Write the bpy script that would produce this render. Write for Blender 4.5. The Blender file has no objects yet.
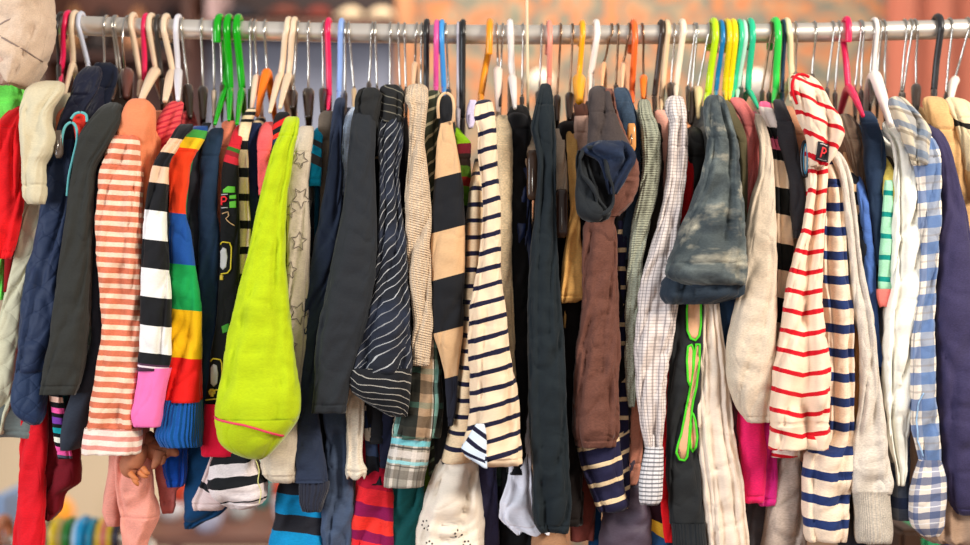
import bpy, bmesh, math, random
from mathutils import Vector, noise
from mathutils.bvhtree import BVHTree
random.seed(7)
PI = math.pi
sc = bpy.context.scene
COL = sc.collection

# ------------------------------------------------------------------ space
D = 2.0            # camera to the front plane of the clothes
S0 = 0.0015        # metres per pixel of the photograph at that plane
ZC = 1.25          # camera height
YR = 0.16          # depth of the rail


def sc_at(Y):
    return S0 * (D + Y) / D


def P(px, py, Y):
    s = sc_at(Y)
    return Vector(((px - 485) * s, Y, ZC - (py - 272.5) * s))


def lin(c):
    return tuple(((v / 255) / 12.92 if v / 255 <= 0.04045 else ((v / 255 + 0.055) / 1.055) ** 2.4) for v in c[:3]) + (1.0,)


# ------------------------------------------------------------------ materials
class NT:
    def __init__(self, name):
        self.m = bpy.data.materials.new(name)
        self.m.use_nodes = True
        self.t = self.m.node_tree
        self.b = self.t.nodes['Principled BSDF']

    def n(self, kind, **kw):
        nd = self.t.nodes.new(kind)
        for k, v in kw.items():
            setattr(nd, k, v)
        return nd

    def l(self, a, b):
        self.t.links.new(a, b)

    def put(self, sock, v):
        if isinstance(v, (int, float, tuple)):
            sock.default_value = v
        else:
            self.l(v, sock)

    def math(self, op, a, b=0.0, c=0.0):
        nd = self.n('ShaderNodeMath', operation=op)
        self.put(nd.inputs[0], a)
        self.put(nd.inputs[1], b)
        self.put(nd.inputs[2], c)
        return nd.outputs[0]

    def mix(self, f, a, b, mode='MIX'):
        nd = self.n('ShaderNodeMix', data_type='RGBA', blend_type=mode)
        self.put(nd.inputs[0], f)
        self.put(nd.inputs[6], a)
        self.put(nd.inputs[7], b)
        return nd.outputs[2]

    def noise(self, vec, scale, detail=2.0, rough=0.5):
        nd = self.n('ShaderNodeTexNoise')
        nd.inputs['Scale'].default_value = scale
        nd.inputs['Detail'].default_value = detail
        nd.inputs['Roughness'].default_value = rough
        if vec is not None:
            self.l(vec, nd.inputs['Vector'])
        return nd.outputs['Fac']


def line(nt, x, period, centre, width):
    """1 inside a line of the given width, repeated with the period"""
    f = nt.math('FRACT', nt.math('DIVIDE', nt.math('ADD', x, width / 2 - centre + period * 400), period))
    return nt.math('LESS_THAN', f, width / period)


MATS = {}


def dye(c):
    q = lin(c)
    L = max(q[:3]) * 0.5 + (q[0] + q[1] + q[2]) / 6
    e = 1.0 + 0.22 * (1 - L)
    return tuple(min(0.9, 1.03 * v ** e) for v in q[:3]) + (1.0,)


def cloth(c, bands=None, stripe=None, ulines=None, vlines=None, heather=0.12, weave=0.25, rib=None, vrib=None,
          rough=0.85, sheen=0.15, blotch=None, spots=None, quilt=None, diag=None, wob=0.6, metal=0.0, coat=0.0, wrinkle=1.0):
    key = repr((wrinkle, c, bands, stripe, ulines, vlines, heather, weave, rib, vrib, rough, sheen, blotch, spots, quilt, diag, wob, coat))
    if key in MATS:
        return MATS[key]
    nt = NT('cloth')
    uv = nt.n('ShaderNodeUVMap')
    sep = nt.n('ShaderNodeSeparateXYZ')
    nt.l(uv.outputs[0], sep.inputs[0])
    u = nt.math('MULTIPLY', sep.outputs[0], 100.0)
    v = nt.math('MULTIPLY', sep.outputs[1], 100.0)
    if wob:
        w = nt.noise(uv.outputs[0], 7.0, 2.0)
        v = nt.math('ADD', v, nt.math('MULTIPLY', nt.math('SUBTRACT', w, 0.5), wob * 4))
    col = dye(c)
    if bands:
        lo = bands[0][0] - 1
        hi = bands[-1][0] + 1
        r = nt.n('ShaderNodeValToRGB')
        r.color_ramp.interpolation = 'CONSTANT'
        el = r.color_ramp.elements
        pts = [(0.0, bands[0][1])] + [((p - lo) / (hi - lo), q) for p, q in bands[1:]]
        el[0].position = 0.0
        el[0].color = dye(pts[0][1])
        el[1].position = pts[1][0]
        el[1].color = dye(pts[1][1])
        for p, q in pts[2:]:
            e = el.new(p)
            e.color = dye(q)
        f = nt.math('DIVIDE', nt.math('SUBTRACT', v, float(lo)), float(hi - lo))
        nt.l(f, r.inputs[0])
        col = r.outputs[0]
    if stripe:
        for (period, centre, width, c2) in stripe:
            col = nt.mix(line(nt, v, period, centre, width), col, dye(c2))
    if diag:
        k, period, width, c2, amt = diag
        d = nt.math('ADD', v, nt.math('MULTIPLY', u, k))
        d = nt.math('ADD', d, nt.math('MULTIPLY', nt.noise(uv.outputs[0], 2.2, 1.0), 14.0))
        col = nt.mix(nt.math('MULTIPLY', line(nt, d, period, 0, width), amt), col, dye(c2))
    if ulines:
        for (period, centre, width, c2, amt) in ulines:
            col = nt.mix(nt.math('MULTIPLY', line(nt, u, period, centre, width), amt), col, dye(c2))
    if vlines:
        for (period, centre, width, c2, amt) in vlines:
            col = nt.mix(nt.math('MULTIPLY', line(nt, v, period, centre, width), amt), col, dye(c2))
    if blotch:
        for (scale, lo, hi, c2) in blotch:
            f = nt.noise(uv.outputs[0], scale, 4.0, 0.6)
            mr = nt.n('ShaderNodeMapRange')
            nt.l(f, mr.inputs[0])
            mr.inputs[1].default_value = lo
            mr.inputs[2].default_value = hi
            col = nt.mix(mr.outputs[0], col, dye(c2))
    if spots:
        scale, size, c2 = spots
        vo = nt.n('ShaderNodeTexVoronoi')
        vo.inputs['Scale'].default_value = scale
        vo.inputs['Randomness'].default_value = 0.7
        nt.l(uv.outputs[0], vo.inputs['Vector'])
        col = nt.mix(nt.math('LESS_THAN', vo.outputs[0], size), col, dye(c2))
    # yarn mottling: fine, stretched flecks of the dye itself
    h = nt.noise(uv.outputs[0], 90.0, 2.0)
    h2 = nt.noise(uv.outputs[0], 14.0, 3.0)
    hh = nt.math('ADD', nt.math('MULTIPLY', nt.math('SUBTRACT', h, 0.5), heather * 4.5), nt.math('MULTIPLY', nt.math('SUBTRACT', h2, 0.5), heather * 1.6))
    g = nt.math('ADD', hh, 1.0)
    cc = nt.n('ShaderNodeCombineColor')
    for i in range(3):
        nt.l(g, cc.inputs[i])
    col = nt.mix(1.0, col, cc.outputs[0], 'MULTIPLY')
    nt.put(nt.b.inputs['Base Color'], col)
    # relief
    hgt = nt.math('MULTIPLY', nt.noise(uv.outputs[0], 120.0, 2.0), weave)
    hgt = nt.math('ADD', hgt, nt.math('MULTIPLY', nt.noise(uv.outputs[0], 11.0, 2.0), 0.7))
    mp = nt.n('ShaderNodeMapping')
    mp.inputs['Scale'].default_value = (1.0, 0.32, 1.0)
    mp.inputs['Rotation'].default_value = (0, 0, 0.25)
    nt.l(uv.outputs[0], mp.inputs['Vector'])
    fw = nt.math('ABSOLUTE', nt.math('SUBTRACT', nt.noise(mp.outputs[0], 5.5, 1.0), 0.5))
    hgt = nt.math('ADD', hgt, nt.math('MULTIPLY', nt.math('MINIMUM', fw, 0.05), 13.0 * wrinkle))
    if rib:
        s = nt.math('SINE', nt.math('MULTIPLY', u, 2 * PI / rib[0]))
        hgt = nt.math('ADD', hgt, nt.math('MULTIPLY', s, rib[1]))
    if vrib:
        s = nt.math('SINE', nt.math('MULTIPLY', v, 2 * PI / vrib[0]))
        hgt = nt.math('ADD', hgt, nt.math('MULTIPLY', s, vrib[1]))
    if quilt:
        for sg in (1, -1):
            s = nt.math('ABSOLUTE', nt.math('SINE', nt.math('MULTIPLY', nt.math('ADD', v, nt.math('MULTIPLY', u, sg * 1.3)), PI / quilt)))
            hgt = nt.math('ADD', hgt, nt.math('MULTIPLY', nt.math('POWER', s, 0.35), 1.0))
    bp = nt.n('ShaderNodeBump')
    bp.inputs['Strength'].default_value = 0.7
    bp.inputs['Distance'].default_value = 0.0015
    nt.l(hgt, bp.inputs['Height'])
    nt.l(bp.outputs[0], nt.b.inputs['Normal'])
    nt.b.inputs['Roughness'].default_value = rough
    nt.b.inputs['Sheen Weight'].default_value = sheen
    nt.b.inputs['Sheen Roughness'].default_value = 0.4
    nt.b.inputs['Specular IOR Level'].default_value = 0.25
    nt.b.inputs['Coat Weight'].default_value = coat
    MATS[key] = nt.m
    return nt.m


def plain(name, c, rough=0.5, metal=0.0, trans=0.0, spec=0.5, bump=0.0, bscale=60.0, mott=0.0, emit=0.0):
    key = repr(('p', name, c, rough, metal, trans, bump, mott, emit))
    if key in MATS:
        return MATS[key]
    nt = NT(name)
    tc = nt.n('ShaderNodeTexCoord')
    f = nt.noise(tc.outputs['Object'], bscale, 3.0)
    g = nt.math('ADD', nt.math('MULTIPLY', nt.math('SUBTRACT', f, 0.5), mott * 2 + 0.02), 1.0)
    cc = nt.n('ShaderNodeCombineColor')
    for i in range(3):
        nt.l(g, cc.inputs[i])
    nt.put(nt.b.inputs['Base Color'], nt.mix(1.0, lin(c), cc.outputs[0], 'MULTIPLY'))
    nt.b.inputs['Roughness'].default_value = rough
    nt.b.inputs['Metallic'].default_value = metal
    nt.b.inputs['Transmission Weight'].default_value = trans
    nt.b.inputs['Specular IOR Level'].default_value = spec
    if emit:
        nt.b.inputs['Emission Color'].default_value = lin(c)
        nt.b.inputs['Emission Strength'].default_value = emit
    if bump:
        bp = nt.n('ShaderNodeBump')
        bp.inputs['Distance'].default_value = bump
        nt.l(f, bp.inputs['Height'])
        nt.l(bp.outputs[0], nt.b.inputs['Normal'])
    MATS[key] = nt.m
    return nt.m


# ------------------------------------------------------------------ objects
def put(name, verts, faces, mat, parent=None, uvs=None, smooth=True, origin=None):
    me = bpy.data.meshes.new(name)
    o0 = origin if origin is not None else (Vector(parent.location) if parent is not None else Vector((0, 0, 0)))
    if parent is not None and parent.parent is not None:
        o0 = o0 + Vector(parent.parent.location)
    me.from_pydata([tuple(Vector(v) - o0) for v in verts], [], faces)
    if uvs:
        lay = me.uv_layers.new(name='UVMap')
        for poly in me.polygons:
            for li in poly.loop_indices:
                lay.data[li].uv = uvs[me.loops[li].vertex_index]
    for p in me.polygons:
        p.use_smooth = smooth
    if mat:
        me.materials.append(mat)
    ob = bpy.data.objects.new(name, me)
    COL.objects.link(ob)
    if parent is not None:
        ob.parent = parent
    elif origin is not None:
        ob.location = origin
    bm = bmesh.new()
    bm.from_mesh(me)
    bmesh.ops.recalc_face_normals(bm, faces=bm.faces)
    bm.to_mesh(me)
    bm.free()
    return ob


def thing(name, label, cat, loc, group=None):
    o = bpy.data.objects.new(name, None)
    COL.objects.link(o)
    o.location = loc
    o.empty_display_size = 0.02
    o['label'] = label
    o['category'] = cat
    if group:
        o['group'] = group
    return o


def tag(o, label, cat, group=None):
    o['label'] = label
    o['category'] = cat
    if group:
        o['group'] = group
    return o


def cr(p0, p1, p2, p3, t):
    return 0.5 * ((2 * p1) + (-p0 + p2) * t + (2 * p0 - 5 * p1 + 4 * p2 - p3) * t * t + (-p0 + 3 * p1 - 3 * p2 + p3) * t ** 3)


def sample(rows, py):
    """non-uniform smooth interpolation (monotone cubic) of traced outline rows"""
    n = len(rows)
    if py <= rows[0][0]:
        return rows[0][1], rows[0][2]
    if py >= rows[-1][0]:
        return rows[-1][1], rows[-1][2]
    for i in range(n - 1):
        if rows[i][0] <= py <= rows[i + 1][0]:
            break
    h = rows[i + 1][0] - rows[i][0]
    t = (py - rows[i][0]) / h
    out = []
    for k in (1, 2):
        d = [(rows[j + 1][k] - rows[j][k]) / (rows[j + 1][0] - rows[j][0]) for j in range(n - 1)]

        def m(j):
            if j == 0:
                return d[0]
            if j == n - 1:
                return d[-1]
            if d[j - 1] * d[j] <= 0:
                return 0.0
            return 2 * d[j - 1] * d[j] / (d[j - 1] + d[j])
        m0, m1 = m(i) * h, m(i + 1) * h
        a, b = rows[i][k], rows[i + 1][k]
        out.append((2 * t ** 3 - 3 * t ** 2 + 1) * a + (t ** 3 - 2 * t ** 2 + t) * m0 + (-2 * t ** 3 + 3 * t ** 2) * b + (t ** 3 - t ** 2) * m1)
    return out[0], out[1]


def loft(name, rows, Y, mat, parent, hd=None, ratio=0.31, fold=1.2, ff=1.0, crk=0.0, tilt=0.0, seams=(), seed=0, step=3.0,
         seg=44, captop=True, open_end=True, flare=0.0, wav=0.0, pleat=None, expo=2.8, hdtop=None, label=None, lobes=None, Ys=None, chev=0.0, lean=0.0):
    y0, y1 = rows[0][0], rows[-1][0]
    pys = []
    p = y0
    while p < y1 - 0.4 * step:
        pys.append(p)
        p += step
    pys.append(y1)
    for s in seams:
        pys = [q for q in pys if abs(q - s) > 1.9] + [s - 1.6, s - 0.5, s + 0.5, s + 1.6]
    for q in (0.7, 2.0):
        pys.append(y0 + q)
    pys = sorted(set(round(q, 2) for q in pys if y0 <= q <= y1))
    mean_hw = sum((sample(rows, q)[1] - sample(rows, q)[0]) / 2 for q in pys) / len(pys)
    s = sc_at((Y if Ys is None else Ys) - min(0.012, mean_hw * S0 * ratio * 0.7 + 0.002))
    V, UV, F = [], [], []
    rings = 0
    for py in pys:
        xl, xr = sample(rows, py)
        hw = max(0.4, (xr - xl) / 2)
        cx = (xl + xr) / 2
        dep = hd if hd is not None else min(0.045, max(0.006, hw * 2 * s * ratio))
        if hdtop is not None:
            k = min(1.0, (py - y0) / 45.0)
            dep = hdtop + (dep - hdtop) * math.sin(k * PI / 2)
        if captop:
            k = min(1.0, (py - y0 + 0.3) / 11.0)
            dep *= math.sqrt(max(0.02, 1 - (1 - k) ** 2))
        gro = 0.0
        for sm in seams:
            gro += 0.0028 * math.exp(-((py - sm) / 0.8) ** 2)
        A = min(0.0080, (0.15 * hw * s + 0.0016)) * fold
        fall = min(1.0, (py - y0) / 30.0 + 0.25)
        for j in range(seg):
            th = 2 * PI * j / seg          # 0 = right, PI/2 = front
            ct, st = math.cos(th), math.sin(th)
            ex = 2.0 / expo
            bx = math.copysign(abs(ct) ** ex, ct)
            by = math.copysign(abs(st) ** ex, st)
            a = th if th <= 1.5 * PI else th - 2 * PI
            un = -(a - PI / 2) / (PI / 2)
            u = un * mean_hw * 1.2
            n1 = noise.noise(Vector((u * 0.062 * ff + seed * 7.3 + py * 0.006, py * 0.0065 + seed * 3.1, seed * 1.7)))
            n2 = noise.noise(Vector((u * 0.15 * ff + py * 0.03 + seed * 2.3, py * 0.022, seed * 5.7)))
            n3 = noise.noise(Vector((u * 0.09 - py * 0.05, py * 0.05 + u * 0.03, seed * 9.1)))
            n4 = noise.noise(Vector((u * 0.05 + seed, py * 0.03 + u * 0.035 + seed, seed * 4.1)))
            crease = math.exp(-(n1 / 0.075) ** 2)
            drag = math.exp(-(n4 / 0.05) ** 2)
            d = A * (fall * (0.9 * n1 - 1.25 * crease) + 0.75 * n2 + 0.6 * n3 - 0.5 * drag + 0.35)
            if crk:
                c1 = noise.noise(Vector((u * 0.06 + seed, py * 0.28, seed)))
                c2 = noise.noise(Vector((u * 0.22 + seed, py * 0.35, seed + 4)))
                d += crk * (c1 + 0.6 * c2)
            if pleat:
                d += pleat[1] * math.sin(2 * PI * u / pleat[0] + 1.5 * n2) * fall
            if lobes:
                for (uc, uw, ua) in lobes:
                    d += ua * math.exp(-((un - uc) / uw) ** 2) * fall
            d -= gro
            y = Y - (dep * by) - d * st + lean * max(0.0, 1 - (py - y0) / 42.0) ** 2
            x = cx + hw * bx + (d / s) * ct * 0.35
            pz = py
            if wav and py > y1 - 14:
                pz += wav * math.sin(u * 0.7 + seed) * (py - y1 + 14) / 14
            if py > y1 - 3 and open_end and not wav:
                pz += 0.9 * n2
            V.append(Vector(((x - 485) * s, y, ZC - (pz - 272.5) * s)))
            UV.append((u / 100.0, (py + tilt * (x - cx) + chev * abs(x - cx) * fall) / 100.0))
        rings += 1
    for i in range(rings - 1):
        for j in range(seg):
            k = (j + 1) % seg
            F.append((i * seg + j, i * seg + k, (i + 1) * seg + k, (i + 1) * seg + j))
    # closed top
    if captop:
        F.append(tuple(range(seg)))
    if open_end:
        base = (rings - 1) * seg
        last = pys[-1]
        cx = sum(V[base + j].x for j in range(seg)) / seg
        cy = sum(V[base + j].y for j in range(seg)) / seg
        prev = base
        for (k, dz) in ((0.90, 0.0), (0.82, 5.0), (0.6, 14.0)):
            st0 = len(V)
            for j in range(seg):
                q = V[base + j]
                V.append(Vector((cx + (q.x - cx) * k, cy + (q.y - cy) * k, q.z + dz * s)))
                UV.append((UV[base + j][0], (last - dz) / 100.0))
            for j in range(seg):
                kk = (j + 1) % seg
                F.append((prev + j, prev + kk, st0 + kk, st0 + j))
            prev = st0
        F.append(tuple(prev + j for j in range(seg)))
    else:
        F.append(tuple((rings - 1) * seg + j for j in range(seg)))
    ob = put(name, V, F, mat, parent, UV)
    if label:
        ob['label'] = label
    return ob


def YL(layer):
    return -0.01 + 0.032 * layer


NG = [0]
GARM = []          # (x near the top, short phrase) for naming the hangers
TOPS = 'children\'s clothes hanging on the rail'


def G(name, label, cat, layer, m, rows, short=None, torso=None, part='sleeve', cuff=None, cuffm=None, tm=None, thd=None, **kw):
    """one hanging garment: Empty > torso, sleeve, cuff"""
    NG[0] += 1
    sd = NG[0]
    Y = YL(layer)
    mm = cloth(**m)
    b = rows[-1]
    loc = P((b[1] + b[2]) / 2, (cuff or rows)[-1][0], Y)
    root = thing(name, label, cat, loc, TOPS)
    kw.setdefault('seed', sd)
    if 'seams' not in kw and rows[-1][0] - rows[0][0] > 60:
        wmid = sample(rows, rows[0][0] + 28)
        sm = []
        if wmid[1] - wmid[0] > 13:
            sm.append(rows[0][0] + 22 + (sd * 7) % 12)
        if not cuff and rows[-1][0] < 540:
            sm.append(rows[-1][0] - 7)
        kw['seams'] = tuple(sm)
    kw.setdefault('lean', 0.034 if layer < 2.1 else 0.02)
    slv = loft(part, rows, Y, mm, root, **kw)
    extra = {}
    if cuff:
        cm = cloth(**cuffm) if cuffm else mm
        extra['cuff'] = loft('cuff', cuff, Y, cm, root, fold=0.45, seed=sd + 0.5, captop=False, ratio=kw.get('ratio', 0.31) * 1.06, tilt=kw.get('tilt', 0), hd=kw.get('hd'))
    # torso: hangs behind the sleeve, deep front to back
    if torso is None and name in ('trousers', 'skirt', 'jeans', 'scarf', 'shorts', 'dress', 'lace_skirt', 'striped_dress', 'crinkled_trousers', 'printed_dress', 'printed_blouse'):
        torso = False
    if torso is not False:
        if torso is None:
            endp = rows[-1][0] - 8
            torso = []
            n = max(4, int((endp - rows[0][0]) / 40))
            for i in range(n + 1):
                q = rows[0][0] + 3 + (endp - rows[0][0] - 3) * i / n
                xl, xr = sample(rows, q)
                c = (xl + xr) / 2
                h = min(max(4.5, (xr - xl) / 2 * 0.85), 13)
                if i == 0:
                    h = min(h, 4)
                torso.append((q, c - h, c + h))
        hdt = thd or (0.125 - 0.01 * layer)
        yc = Y + 0.018 + hdt
        tmat = cloth(**tm) if tm else mm
        extra['torso'] = loft('torso', torso, yc, tmat, root, hd=max(0.03, hdt), hdtop=0.03, fold=0.8, seed=sd + 0.25, step=8.0, seg=30, Ys=Y)
    GARM.append(((rows[0][1] + rows[0][2]) / 2, short or label, rows[0][0]))
    root_parts = {'root': root, 'sleeve': slv}
    root_parts.update(extra)
    return root_parts


# -------- applied shapes that follow the cloth below them
def caster(ob):
    if isinstance(ob, (list, tuple)):
        fs = [caster(o) for o in ob]
        return lambda px, py, lift, Yg: min((f(px, py, lift, Yg) for f in fs), key=lambda v: v.y)
    off = Vector(ob.parent.location) if ob.parent else Vector((0, 0, 0))
    me = ob.data
    bvh = BVHTree.FromPolygons([v.co + off for v in me.vertices], [tuple(p.vertices) for p in me.polygons])

    def f(px, py, lift, Yg):
        q = P(px, py, Yg)
        hit = bvh.ray_cast(Vector((q.x, -0.4, q.z)), Vector((0, 1, 0)))
        y = hit[0].y if hit[0] is not None else Yg
        return Vector((q.x, y - lift, q.z))
    return f


def patch(name, ob, layer, pts, c, lift=0.0012, rough=0.7):
    """filled shape (star-convex outline in photo pixels) lying on the cloth"""
    f = caster(ob)
    Yg = YL(layer)
    dense = []
    for i in range(len(pts)):
        a, b = pts[i], pts[(i + 1) % len(pts)]
        n = max(1, int(math.hypot(b[0] - a[0], b[1] - a[1]) / 2.5))
        for k in range(n):
            dense.append((a[0] + (b[0] - a[0]) * k / n, a[1] + (b[1] - a[1]) * k / n))
    cx = sum(p[0] for p in dense) / len(dense)
    cy = sum(p[1] for p in dense) / len(dense)
    V, F = [], []
    R = 5
    n = len(dense)
    for r in range(R, 0, -1):
        for (x, y) in dense:
            V.append(f(cx + (x - cx) * r / R, cy + (y - cy) * r / R, lift, Yg))
    V.append(f(cx, cy, lift, Yg))
    for i in range(R - 1):
        for j in range(n):
            F.append((i * n + j, i * n + (j + 1) % n, (i + 1) * n + (j + 1) % n, (i + 1) * n + j))
    for j in range(n):
        F.append(((R - 1) * n + j, (R - 1) * n + (j + 1) % n, R * n))
    # rim down to the cloth
    st = len(V)
    for j in range(n):
        V.append(V[j] + Vector((0, lift + 0.0006, 0)))
    for j in range(n):
        F.append((j, (j + 1) % n, st + (j + 1) % n, st + j))
    return put(name, V, F, plain('applique', c, rough, bscale=300.0, mott=0.08), ob)


def stroke(name, ob, layer, pts, width, c, lift=0.0018, rough=0.7, closed=False, parent=None):
    f = caster(ob)
    if isinstance(ob, (list, tuple)):
        ob = ob[0]
    Yg = YL(layer)
    dense = []
    m = len(pts)
    for i in range(m if closed else m - 1):
        a, b = pts[i], pts[(i + 1) % m]
        n = max(1, int(math.hypot(b[0] - a[0], b[1] - a[1]) / 1.5))
        for k in range(n):
            dense.append((a[0] + (b[0] - a[0]) * k / n, a[1] + (b[1] - a[1]) * k / n))
    if not closed:
        dense.append(pts[-1])
    pl = [f(x, y, lift, Yg) for (x, y) in dense]
    return tube(name, pl, width / 2 * sc_at(Yg), plain('drawn_line', c, rough, bscale=300.0, mott=0.05), parent or ob, seg=6, closed=closed, flat=0.45)


def tube(name, pts, r, mat, parent=None, seg=8, closed=False, flat=1.0, radii=None, origin=None):
    n = len(pts)
    V, F = [], []
    for i, p in enumerate(pts):
        a = pts[(i - 1) % n] if (closed or i > 0) else p
        b = pts[(i + 1) % n] if (closed or i < n - 1) else p
        t = (b - a)
        t = t.normalized() if t.length > 1e-9 else Vector((0, 0, 1))
        ref = Vector((0, 1, 0)) if flat != 1.0 else (Vector((0, 0, 1)) if abs(t.x) > 0.93 and abs(pts[-1].x - pts[0].x) > 0.5 else Vector((1, 0, 0)))
        side = t.cross(ref)
        if side.length < 1e-4:
            side = Vector((0, 0, 1)) if flat == 1.0 else Vector((1, 0, 0))
        side.normalize()
        up = side.cross(t).normalized()
        rr = radii[i] if radii else r
        for k in range(seg):
            th = 2 * PI * k / seg
            V.append(p + side * (rr * math.cos(th)) + up * (rr * flat * math.sin(th)))
    m = n if closed else n - 1
    for i in range(m):
        for k in range(seg):
            F.append((i * seg + k, i * seg + (k + 1) % seg, ((i + 1) % n) * seg + (k + 1) % seg, ((i + 1) % n) * seg + k))
    if not closed:
        F.append(tuple(range(seg)))
        F.append(tuple((n - 1) * seg + k for k in range(seg)))
    return put(name, V, F, mat, parent, origin=origin)


def spline(pts, n=7):
    out = []
    m = len(pts)
    for i in range(m - 1):
        p0 = pts[max(0, i - 1)]
        p1, p2 = pts[i], pts[i + 1]
        p3 = pts[min(m - 1, i + 2)]
        for k in range(n):
            t = k / n
            out.append(cr(p0, p1, p2, p3, t))
    out.append(pts[-1])
    return out


def box(name, x0, x1, y0, y1, z0, z1, mat, parent=None, bev=0.0, origin=None):
    V = [(x, y, z) for x in (x0, x1) for y in (y0, y1) for z in (z0, z1)]
    F = [(0, 1, 3, 2), (4, 6, 7, 5), (0, 4, 5, 1), (2, 3, 7, 6), (0, 2, 6, 4), (1, 5, 7, 3)]
    o = put(name, V, F, mat, parent, smooth=False, origin=origin)
    if bev:
        bm = bmesh.new()
        bm.from_mesh(o.data)
        bmesh.ops.bevel(bm, geom=bm.edges[:] , offset=bev, segments=2, affect='EDGES')
        bm.to_mesh(o.data)
        bm.free()
    return o

# ------------------------------------------------------------------ the clothes, left to right
g = {}
g['hat'] = None
G('hooded_jacket', 'bright green jacket at the far left edge, behind the red shirt', 'jacket', 2.2, dict(c=(120, 225, 95)),
  [(74, -10, 6), (80, -14, 13), (95, -16, 19), (112, -18, 17), (140, -20, 13), (200, -20, 8), (240, -20, 5), (300, -20, 3)], 'the bright green jacket')
r = G('shirt', 'red short sleeved shirt with a turned up cuff, at the left edge', 'shirt', 1, dict(c=(225, 22, 30)),
  [(103, 6, 19), (112, 0, 19.5), (130, -8, 20), (170, -10, 21), (205, -10, 22), (235, -8, 17), (252, -6, 12), (259, -4, 9)], 'the red shirt', ff=1.6,
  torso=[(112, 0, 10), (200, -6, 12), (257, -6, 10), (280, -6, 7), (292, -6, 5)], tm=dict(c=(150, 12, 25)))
r = G('blouse', 'cream beige blouse with short folded sleeve and a long crinkled front, next to red shirt', 'blouse', 0, dict(c=(208, 196, 166), heather=0.07),
  [(77, 34, 50), (80, 25, 56), (90, 20.5, 59), (100, 19.5, 55), (110, 19, 50), (120, 19, 49), (138, 20, 53), (150, 20, 51), (165, 21, 43), (180, 21.5, 44), (195, 22, 45), (204, 27, 43)],
  'the cream blouse', seams=(185,), crk=0.0006)
loft('front_panel', [(190, 27, 42), (210, 22, 41), (240, 17, 38), (277, 8, 27), (300, 2, 21), (340, -5, 18), (382, -8, 14), (415, -10, 7), (434, -10, 3)], YL(1.8), cloth((205, 200, 172), heather=0.06, quilt=26), r['root'], seed=301, fold=1.2)
G('sweatshirt', 'grey sweatshirt seen only by its straight hem below the quilted navy sleeve', 'sweatshirt', 2.6, dict(c=(120, 126, 122)),
  [(120, 24, 34), (300, 20, 36), (380, -12, 46), (420, -14, 49), (436, -16, 49)], 'the grey sweatshirt', seams=(430,))
G('puffer_jacket', 'quilted slate blue jacket with dark navy shoulder and elastic cuff, left of the charcoal cardigan', 'jacket', 1.1, dict(c=(44, 60, 90), quilt=26, heather=0.05, rough=0.6, bands=[(60, (34, 38, 60)), (140, (44, 60, 90))], wob=3),
  [(62, 79, 91), (66, 76, 95), (75, 72, 97), (90, 70, 95), (110, 62, 84), (130, 55, 79), (165, 46, 72), (200, 41, 70), (240, 33, 64), (277, 25, 60), (310, 20, 58), (340, 17, 52), (372, 15, 46)],
  'the quilted navy jacket', cuff=[(370, 15, 46), (385, 12, 45), (400, 10, 45), (412, 13, 44), (421, 22, 41), (425, 30, 38)], cuffm=dict(c=(46, 66, 98), quilt=18, rough=0.6),
  torso=[(66, 80, 98), (90, 75, 96), (150, 58, 84), (250, 46, 70), (360, 40, 62)])
G('cardigan', 'dark navy cardigan bunched on its hanger behind the quilted jacket', 'cardigan', 3.2, dict(c=(30, 38, 60)),
  [(60, 92, 106), (66, 90, 114), (78, 92, 116), (100, 88, 110), (160, 84, 98), (260, 70, 90)], 'the dark navy cardigan')
r = G('pyjama_shirt', 'thin multicoloured striped sleeve in black, pink, purple, teal and white', 'pyjama top', 1.3, dict(c=(25, 25, 30), wob=0.3, bands=[
   (110, (60, 150, 150)), (118, (225, 60, 45)), (128, (80, 160, 165)), (170, (20, 70, 80)), (192, (235, 110, 140)), (197, (20, 90, 95)), (235, (40, 130, 130)), (250, (200, 40, 60)), (262, (25, 60, 70)), (276, (235, 215, 200)), (281, (235, 80, 140)), (286, (25, 25, 30)),
   (312, (220, 200, 200)), (316, (25, 60, 70)), (326, (230, 70, 120)), (332, (25, 25, 30)), (360, (230, 180, 160)), (366, (25, 25, 30)), (396, (240, 195, 175)), (402, (22, 22, 28)), (407, (240, 95, 165)), (413, (22, 22, 28)), (417, (130, 70, 170)), (423, (22, 22, 28)), (427, (20, 165, 170)), (433, (22, 22, 28)), (437, (240, 235, 215)), (443, (22, 22, 28)), (447, (240, 95, 165)), (454, (90, 95, 110)), (457, (22, 22, 28))]),
  [(112, 68, 84), (117, 64, 86), (130, 60, 80), (165, 62, 74), (230, 54, 68), (280, 50, 62), (350, 44, 60), (396, 49, 62), (430, 53, 68), (459, 58, 71)], 'the striped pyjama sleeve', tilt=-0.15,
  torso=[(130, 66, 76), (250, 54, 68), (400, 50, 62), (418, 49, 58), (448, 47, 57)], tm=dict(c=(30, 120, 125)))
loft('collar', [(112, 77, 83), (114, 73, 86), (122, 72, 87), (132, 74, 82), (140, 75, 79)], YL(0.55), cloth((228, 60, 44)), r['root'], fold=0.4, seed=330)
for tr in ([(61, 152), (62, 138), (65, 127), (71, 122.5), (76, 127), (77, 140), (73, 158), (69, 176), (67, 196)], [(71, 119), (75, 114), (81, 112.5), (86, 115), (87, 122)]):
    tube('collar_trim', spline([P(x, y, YL(0.15)) for x, y in tr], 5), 0.0021, cloth((110, 180, 180)), r['root'])
G('t_shirt', 'peach sleeve glimpsed between the cream blouse and the navy shoulder', 't-shirt', 1.3, dict(c=(240, 142, 108)),
  [(103, 58, 66), (108, 54, 67), (118, 49, 64), (128, 50, 60), (136, 52, 58), (190, 50, 58)], 'the peach sleeve by the cream blouse')
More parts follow.
